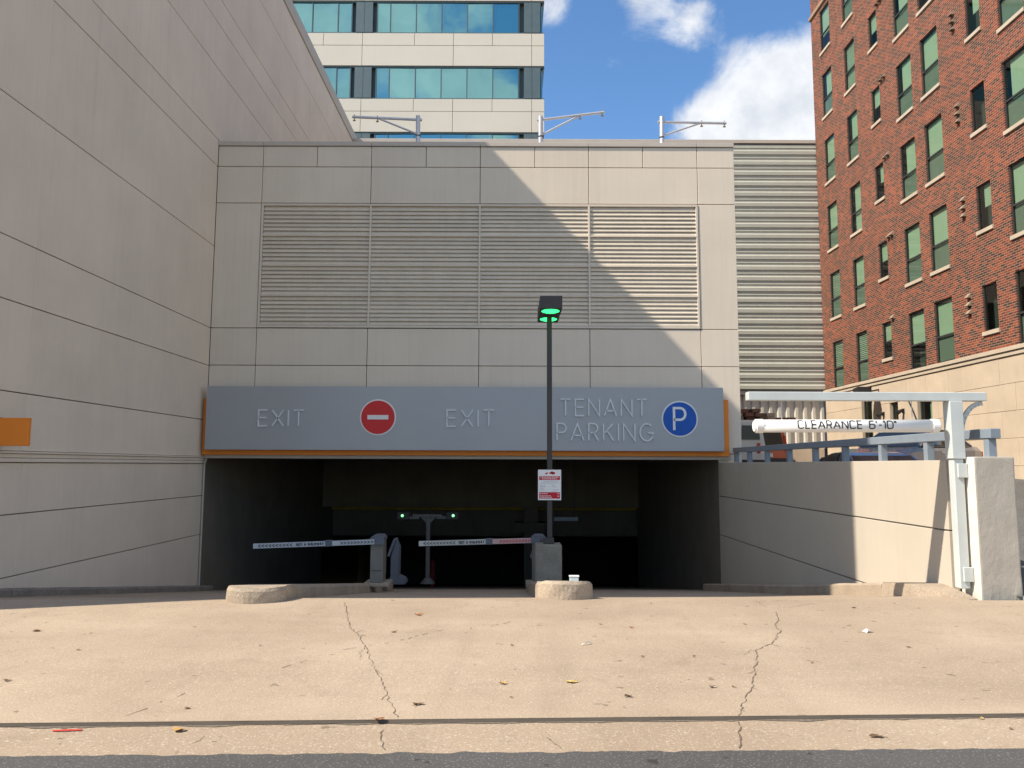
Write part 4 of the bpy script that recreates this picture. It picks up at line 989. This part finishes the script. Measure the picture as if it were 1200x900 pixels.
FLT = thing('flood_light', 'black flood light on bracket below the stone band of brick building', 'light', (XB, 31.6, 3.1))
bm = B(); bar(bm, (XB, 31.7, 3.15), (XB-.5, 31.7, 3.05), .06, .06); obj('bracket', bm, BLACK, FLT)
bm = B(); prism(bm, [(31.35, 2.8), (32.0, 2.9), (32.0, 3.2), (31.5, 3.25)], 'x', XB-.95, XB-.45); obj('housing', bm, BLACK, FLT)
for py_, pz, nm in ((31.35, 2.1, 'small black wall lamp left of the square base window'), (29.75, 2.12, 'small black wall lamp right of the square base window')):
    t = thing('wall_lamp', nm, 'light', (XB, py_, pz)); bm = B(); box(bm, XB-.05, XB-.001, py_-.06, py_+.06, pz-.08, pz+.1); obj('back_plate', bm, BLACK, t)
    bm = B(); cyl(bm, (XB-.05, py_, pz+.05), (XB-.26, py_, pz-.06), .05, 10, .09); obj('shade', bm, BLACK, t)
CBL = thing('cable', 'black cable drooping down the cream stone base by a window', 'cable', (XB, 29.4, 2.4))
bm = B(); P = [Vector((XB-.02, 29.6-.13*i, 2.75-.11*i-.01*i*i)) for i in range(8)]
for a, b in zip(P, P[1:]): cyl(bm, a, b, .03, 6)
obj('wire', bm, BLACK, CBL)

# ------------------------------------------------------------------ vehicles in the lot
def loft(bm, secs, close=True):
    V = [[bm.verts.new(p) for p in s] for s in secs]; n = len(secs[0])
    for s, r in zip(V, V[1:]):
        for j in range(n): bm.faces.new((s[j], s[(j+1) % n], r[(j+1) % n], r[j]))
    if close: bm.faces.new(V[0][::-1]); bm.faces.new(V[-1])
def sedan(label, paint, loc, rz, scale=1.0, group=None):
    t = thing('parked_sedan', label, 'car', (0, 0, 0), group)
    W_ = .9
    def sec(x, zb, zt, wd): return [(x, -wd*.96, zb), (x, -wd, zb+.15), (x, -wd, zt-.12), (x, -wd*.86, zt), (x, wd*.86, zt), (x, wd, zt-.12), (x, wd, zb+.15), (x, wd*.96, zb)]
    bm = B(); loft(bm, [sec(-2.30, .38, .66, .70), sec(-2.22, .25, .78, .82), sec(-1.5, .2, .90, W_), sec(-.9, .2, .96, W_), (sec(0, .2, .97, W_)), sec(1.1, .2, .98, W_), sec(1.7, .2, 1.0, W_), sec(2.2, .28, .98, .84), sec(2.32, .4, .80, .74)])
    obj('body', bm, paint, t, smooth=False)
    gh = [(-.95, .97, .80), (-.25, 1.36, .64), (.2, 1.43, .62), (.7, 1.42, .62), (1.15, 1.33, .64), (1.75, 1.0, .78)]
    bm = B(); loft(bm, [[(x, -.82, .95), (x, -w, z), (x, w, z), (x, .82, .95)] for x, z, w in gh]); obj('glasshouse', bm, CGLASS, t)
    bm = B(); loft(bm, [[(x, -w-.012, z-.02), (x, -w+.06, z+.014), (x, w-.06, z+.014), (x, w+.012, z-.02)] for x, z, w in gh[1:5]]); obj('roof', bm, paint, t, smooth=True)
    for s in (-1, 1):
        for (xa, za, wa), (xb, zb, wb) in ((gh[0], gh[1]), (gh[4], gh[5])):
            bm = B(); bar(bm, (xa, s*(wa+.002), za-.01), (xb, s*(wb+.004), zb-.01), .045, .045); obj('window_pillar', bm, paint, t)
        bm = B(); bar(bm, (.32, s*.81, .95), (.30, s*.63, 1.41), .06, .03); obj('window_pillar', bm, BLACK, t)
    TY = mat('tyre', (.02, .02, .02), .8); RM = mat('alloy_rim', (.5, .5, .5), .3, metal=.8)
    for x in (-1.42, 1.38):
        for s in (-1, 1):
            bm = B(); cyl(bm, (x, s*.70, .33), (x, s*.915, .33), .33, 20); wh = obj('wheel', bm, TY, t)
            bm = B(); cyl(bm, (x, s*.90, .33), (x, s*.922, .33), .21, 14); obj('rim', bm, RM, wh)
    for s in (-1, 1):
        bm = B(); box(bm, 2.18, 2.325, s*.66-.16, s*.66+.16, .72, .86, .01); obj('tail_light', bm, mat('tail_lamp_red', (.55, .03, .01), .2), t)
        bm = B(); box(bm, -2.295, -2.18, s*.6-.16, s*.6+.16, .6, .72, .01); obj('headlight', bm, mat('headlamp_glass', (.7, .72, .75), .15), t)
        bm = B(); box(bm, -.62, -.42, s*1.0-.09, s*1.0+.09, .97, 1.10, .02); obj('mirror', bm, paint, t)
        bm = B(); box(bm, -.05, .1, s*.902-.012, s*.902+.012, .80, .83); obj('door_handle', bm, RM, t)
    t.location = loc; t.rotation_euler = (0, 0, rz); t.scale = (scale,)*3
    return t
NAVY = mat('dark_blue_car_paint', (.035, .07, .14), .25, .03, 1, spec=.6, coat=1.0, metal=.2); BLU = mat('blue_car_paint', (.03, .07, .15), .25, .03, 1, spec=.6, coat=1.0)
sedan('dark blue sedan parked behind the guard rail under the clearance bar', NAVY, (10.7, 20.8, lz(20.5)+.03), R(34))
sedan('bright blue car mostly hidden behind the wall beside the clearance post', BLU, (7.72, 16.4, -1.14), R(90))
WV = thing('white_van', 'white van seen from behind with dark rear window, partly hidden by the garage corner', 'van', (8.9, 30, lz(30)))
vz = lz(30); VW = mat('van_white_paint', (.62, .61, .58), .35, .03, coat=.5)
bm = B(); loft(bm, [[(8.9-w, y, vz+.3), (8.9-w-.03, y, vz+1.1), (8.9-w+.10, y, vz+zt-.12), (8.9-w+.26, y, vz+zt), (8.9+w-.26, y, vz+zt), (8.9+w-.10, y, vz+zt-.12), (8.9+w+.03, y, vz+1.1), (8.9+w, y, vz+.3)] for y, w, zt in ((30, .93, 1.98), (30.15, .96, 2.05), (33.4, .96, 2.05), (34.2, .94, 1.35), (34.9, .88, 1.1))]); obj('body', bm, VW, WV)
for x0, x1 in ((8.08, 8.86), (8.94, 9.72)):
    bm = B(); prism(bm, [(x0+.04, vz+1.28), (x1, vz+1.28), (x1-.03, vz+1.83), (x0+.10, vz+1.83)] if x0 < 8.5 else [(x0, vz+1.28), (x1-.06, vz+1.28), (x1-.13, vz+1.83), (x0+.03, vz+1.83)], 'y', 29.95, 30.02); obj('rear_window', bm, CGLASS, WV)
bm = B(); box(bm, 8.0, 9.8, 29.9, 30.0, vz+.32, vz+.5, .02); obj('bumper', bm, POLE, WV)
for x in (8.15, 9.6):
    for y in (30.9, 33.9):
        bm = B(); cyl(bm, (x-.1, y, vz+.34), (x+.12, y, vz+.34), .34, 18); wh = obj('wheel', bm, MATS['tyre'], WV)
    bm = B(); box(bm, x-.06, x+.06, 29.96, 29.999, vz+.75, vz+1.15); obj('tail_light', bm, MATS['tail_lamp_red'], WV)
OS = thing('orange_suv', 'orange red sport utility vehicle with dark rear glass and a loaded roof rack', 'car', (10.75, 31.8, lz(32)))
OP = mat('orange_red_car_paint', (.55, .085, .03), .3, .04, coat=.8); xc, yc, vz2 = 10.42, 31.6, lz(32)
bm = B(); loft(bm, [[(xc-w, y, vz2+.3), (xc-w-.02, y, vz2+.9), (xc-w+.16*t_, y, vz2+zt-.05), (xc+w-.16*t_, y, vz2+zt-.05), (xc+w+.02, y, vz2+.9), (xc+w, y, vz2+.3)] for y, w, zt, t_ in ((yc, .90, 1.74, 1), (yc+.2, .92, 1.80, 1), (yc+2.5, .92, 1.80, 1), (yc+3.3, .9, 1.1, .2), (yc+4.5, .85, .95, .2))]); obj('body', bm, OP, OS)
bm = B(); prism(bm, [(xc-.72, vz2+1.02), (xc+.72, vz2+1.02), (xc+.60, vz2+1.64), (xc-.60, vz2+1.64)], 'y', yc-.03, yc+.02); obj('rear_window', bm, CGLASS, OS)
for s in (-1, 1):
    bm = B(); prism(bm, [(xc+s*.77, vz2+.85), (xc+s*.89, vz2+.85), (xc+s*.80, vz2+1.5), (xc+s*.70, vz2+1.5)], 'y', yc-.035, yc+.02); obj('tail_light', bm, MATS['tail_lamp_red'], OS)
    for y in (yc+.8, yc+3.6):
        bm = B(); cyl(bm, (xc+s*.68, y, vz2+.35), (xc+s*.93, y, vz2+.35), .35, 18); obj('wheel', bm, MATS['tyre'], OS)
bm = B(); box(bm, xc-.26, xc+.26, yc-.02, yc-.002, vz2+.62, vz2+.78); obj('licence_plate', bm, WHITE, OS)
bm = B(); box(bm, xc-.92, xc+.92, yc-.1, yc-.021, vz2+.36, vz2+.58, .02); obj('bumper', bm, POLE, OS)
bm = B()
for s in (-1, 1):
    box(bm, xc+s*.85-.03, xc+s*.85+.03, yc+.2, yc+2.6, vz2+1.92, vz2+1.98)
    for y in (yc+.4, yc+2.3): box(bm, xc+s*.85-.02, xc+s*.85+.02, y-.02, y+.02, vz2+1.7, vz2+1.92)
for y in (yc+.4, yc+2.3): box(bm, xc-1.2, xc+1.2, y-.03, y+.03, vz2+1.981, vz2+2.02)
obj('roof_rack', bm, BLACK, OS)
WD = [mat('old_timber_%s' % n, c, .85, .15, 8) for n, c in (('brown', (.20, .12, .075)), ('grey', (.38, .30, .22)), ('red', (.20, .09, .065)))]
PLK = ['at far left of the bottom layer', 'second from left in the bottom layer', 'third from left in the bottom layer', 'in the middle of the bottom layer', 'third from right in the bottom layer', 'second from right in the bottom layer', 'at far right of the bottom layer',
       'leftmost of the middle layer', 'second from left in the middle layer', 'third from left in the middle layer', 'rightmost of the middle layer', 'left one of the two on top', 'right one of the two on top']
for k, (xo, zo) in enumerate(((-1.45, .0), (-1.05, .02), (-.65, .0), (-.25, .0), (.15, 0), (.6, 0), (1.0, .0), (-1.2, .11), (-.75, .11), (-.3, .11), (.1, .11), (-.9, .22), (-.4, .22))):
    bm = B(); bar(bm, (xc+xo+rnd.uniform(-.05, .05), yc-.1-rnd.uniform(0, .5), 0), (xc+xo+rnd.uniform(-.2, .2), yc+3+rnd.uniform(0, .4), rnd.uniform(-.02, .06)), .34, .15)
    bmesh.ops.translate(bm, verts=bm.verts, vec=(0, 0, vz2+2.155+zo*1.6))
    o = obj('plank', bm, WD[k % 3]); tag(o, '%s plank %s on the orange vehicle roof rack' % (('brown', 'grey', 'reddish')[k % 3], PLK[k]), 'plank', 'planks on the roof rack')

# ------------------------------------------------------------------ leaves and litter
LM = [mat('dead_leaf_%s' % n, c, .8, .2, 60) for n, c in (('brown', (.20, .10, .045)), ('tan', (.46, .27, .09)), ('yellow', (.55, .40, .12)), ('dark', (.13, .08, .045)), ('red', (.36, .11, .03)))]
def leaf(px, py, size, mi, label, zf=gz):
    if zf is gz: x, y = on_ground(px, py); z = gz(x, y)
    else:
        d = 901*F0+(px-600)*RR+(450-py)*UU; k = -1.622/d.z; x, y, z = d.x*k, d.y*k, -1.622
    bm = B(); n = 11; a0 = rnd.uniform(0, 6.28); cup = rnd.uniform(.15, .5)*size
    rad = [size*(.55+.45*abs(math.cos(1.5*t)))*rnd.uniform(.75, 1.1) for t in [2*math.pi*i/n for i in range(n)]]
    c = bm.verts.new((x, y, z+.006))
    ring = [bm.verts.new((x+r*math.cos(a0+2*math.pi*i/n), y+.65*r*math.sin(a0+2*math.pi*i/n), z+.006+cup*abs(math.sin(2*math.pi*i/n+a0*2))*rnd.uniform(.5, 1.2))) for i, r in enumerate(rad)]
    for i in range(n): bm.faces.new((c, ring[i], ring[(i+1) % n]))
    st = Vector((x, y, z+.008)); e = st+Vector((size*1.3*math.cos(a0), size*1.3*math.sin(a0), .006)); cyl(bm, st, e, size*.04, 5)
    o = obj('fallen_leaf', bm, LM[mi]); tag(o, label, 'leaf', 'dry leaves scattered on the driveway')
G_ = 'g'
leaf(42, 740, .045, 0, 'curled brown leaf lying far left on the driveway')
leaf(490, 721, .050, 4, 'reddish brown leaf right of the left island nose')
leaf(461, 741, .034, 0, 'thin brown leaf on the driveway above the diagonal crack')
leaf(589, 802, .036, 1, 'round orange tan leaf in the middle of the driveway')
leaf(669.5, 800, .050, 2, 'pale yellow leaf in the middle of the driveway')
leaf(489, 826, .050, 3, 'dark twisted leaf right of the long left crack')
leaf(443, 844, .046, 0, 'crumpled brown leaf lying in the gutter seam by the left crack')
leaf(467, 845, .030, 1, 'tan leaf at the lower end of the left crack', 1)
leaf(210, 857, .050, 1, 'large curled tan leaf in the gutter at lower left', 1)
leaf(1027, 864, .050, 3, 'dark long leaf on the gutter at lower right', 1)
leaf(736, 817, .032, 3, 'dark grey leaf right of the yellow leaf')
leaf(834, 806, .032, 3, 'dark leaf left of the long right crack')
leaf(740, 736, .028, 4, 'small rust red leaf below the lamp island')
leaf(600, 757, .020, 3, 'small dark leaf below the middle lane')
leaf(8, 798, .032, 0, 'brown leaf at the extreme left edge')
for px, py, s, mi, fl, wh in ((685, 843, .022, 1, 1, 'in the gutter seam below the yellow leaf'), (703, 843, .020, 1, 1, 'in the gutter seam slightly right below the yellow leaf'), (761, 841, .024, 2, 1, 'in the gutter seam midway to the right crack'), (385, 848, .020, 1, 1, 'in the gutter seam left of the left crack'), (330, 848, .018, 0, 1, 'in the gutter seam right of the large curled leaf'), (228, 735, .02, 0, gz, 'on the driveway below the left island nose'), (305, 757, .02, 3, gz, 'on the driveway below the left gate arm tip'), (92, 762, .025, 0, gz, 'on the driveway near the far left brown leaf'), (219, 831, .026, 0, gz, 'on the driveway above the large curled gutter leaf'), (753, 770, .022, 0, gz, 'on the driveway right of the white paper scrap'), (703, 732, .026, 0, gz, 'on the driveway below the lamp island nose'), (860, 806, .018, 0, gz, 'on the driveway left of the right crack'), (1065, 759, .024, 0, gz, 'on the driveway under the clearance post'), (951, 777, .022, 0, gz, 'on the driveway between right crack and plastic scrap'), (813, 770, .02, 0, gz, 'on the driveway between paper scrap and right crack'), (1001, 713, .026, 3, gz, 'on the driveway near the right kerb ramp'), (873, 732, .022, 0, gz, 'on the driveway by the top of the right crack'), (1150, 843, .02, 2, 1, 'in the gutter seam at the far right'), (1185, 855, .02, 0, 1, 'on the gutter at the far right edge'), (940, 841, .024, 2, 1, 'in the gutter seam right of the right crack'), (1075, 840, .022, 1, 1, 'in the gutter seam below the plastic scrap'), (552, 737, .016, 0, gz, 'on the driveway below the middle lane mouth'), (763, 708, .018, 1, gz, 'on the driveway right of the lamp island nose'), (599, 818, .016, 0, gz, 'on the driveway right of the round orange leaf')):
    leaf(px, py, s, mi, 'tiny %s leaf fragment %s' % (('brown', 'tan', 'yellowish', 'dark')[mi], wh), fl)
SCR = mat('white_litter', (.75, .74, .70), .6)
def scrap(px, py, name, label, cat, pts, s):
    x, y = on_ground(px, py); z = gz(x, y); bm = B()
    for poly in pts:
        v = [bm.verts.new((x+a*s, y+b*s, z+.006+c*s)) for a, b, c in poly]; bm.faces.new(v)
    tag(obj(name, bm, SCR), label, cat)
scrap(687, 756, 'paper_scrap', 'white twisted paper scrap on the driveway right of centre', 'litter', [[(-.5, -.3, 0), (.2, .1, .3), (.25, .3, .2), (-.45, -.1, .05)], [(.2, .1, .3), (.5, .2, 0), (.6, .5, .1), (.25, .3, .2)]], .09)
scrap(1017, 741, 'plastic_scrap', 'crumpled white plastic scrap on the right of the driveway', 'litter', [[(-.6, 0, 0), (-.1, -.3, .25), (0, .3, .3), (-.4, .4, .05)], [(-.1, -.3, .25), (.5, -.2, .05), (.6, .3, 0), (0, .3, .3)], [(-.1, -.3, .25), (-.6, 0, 0), (-.3, -.5, 0)]], .085)
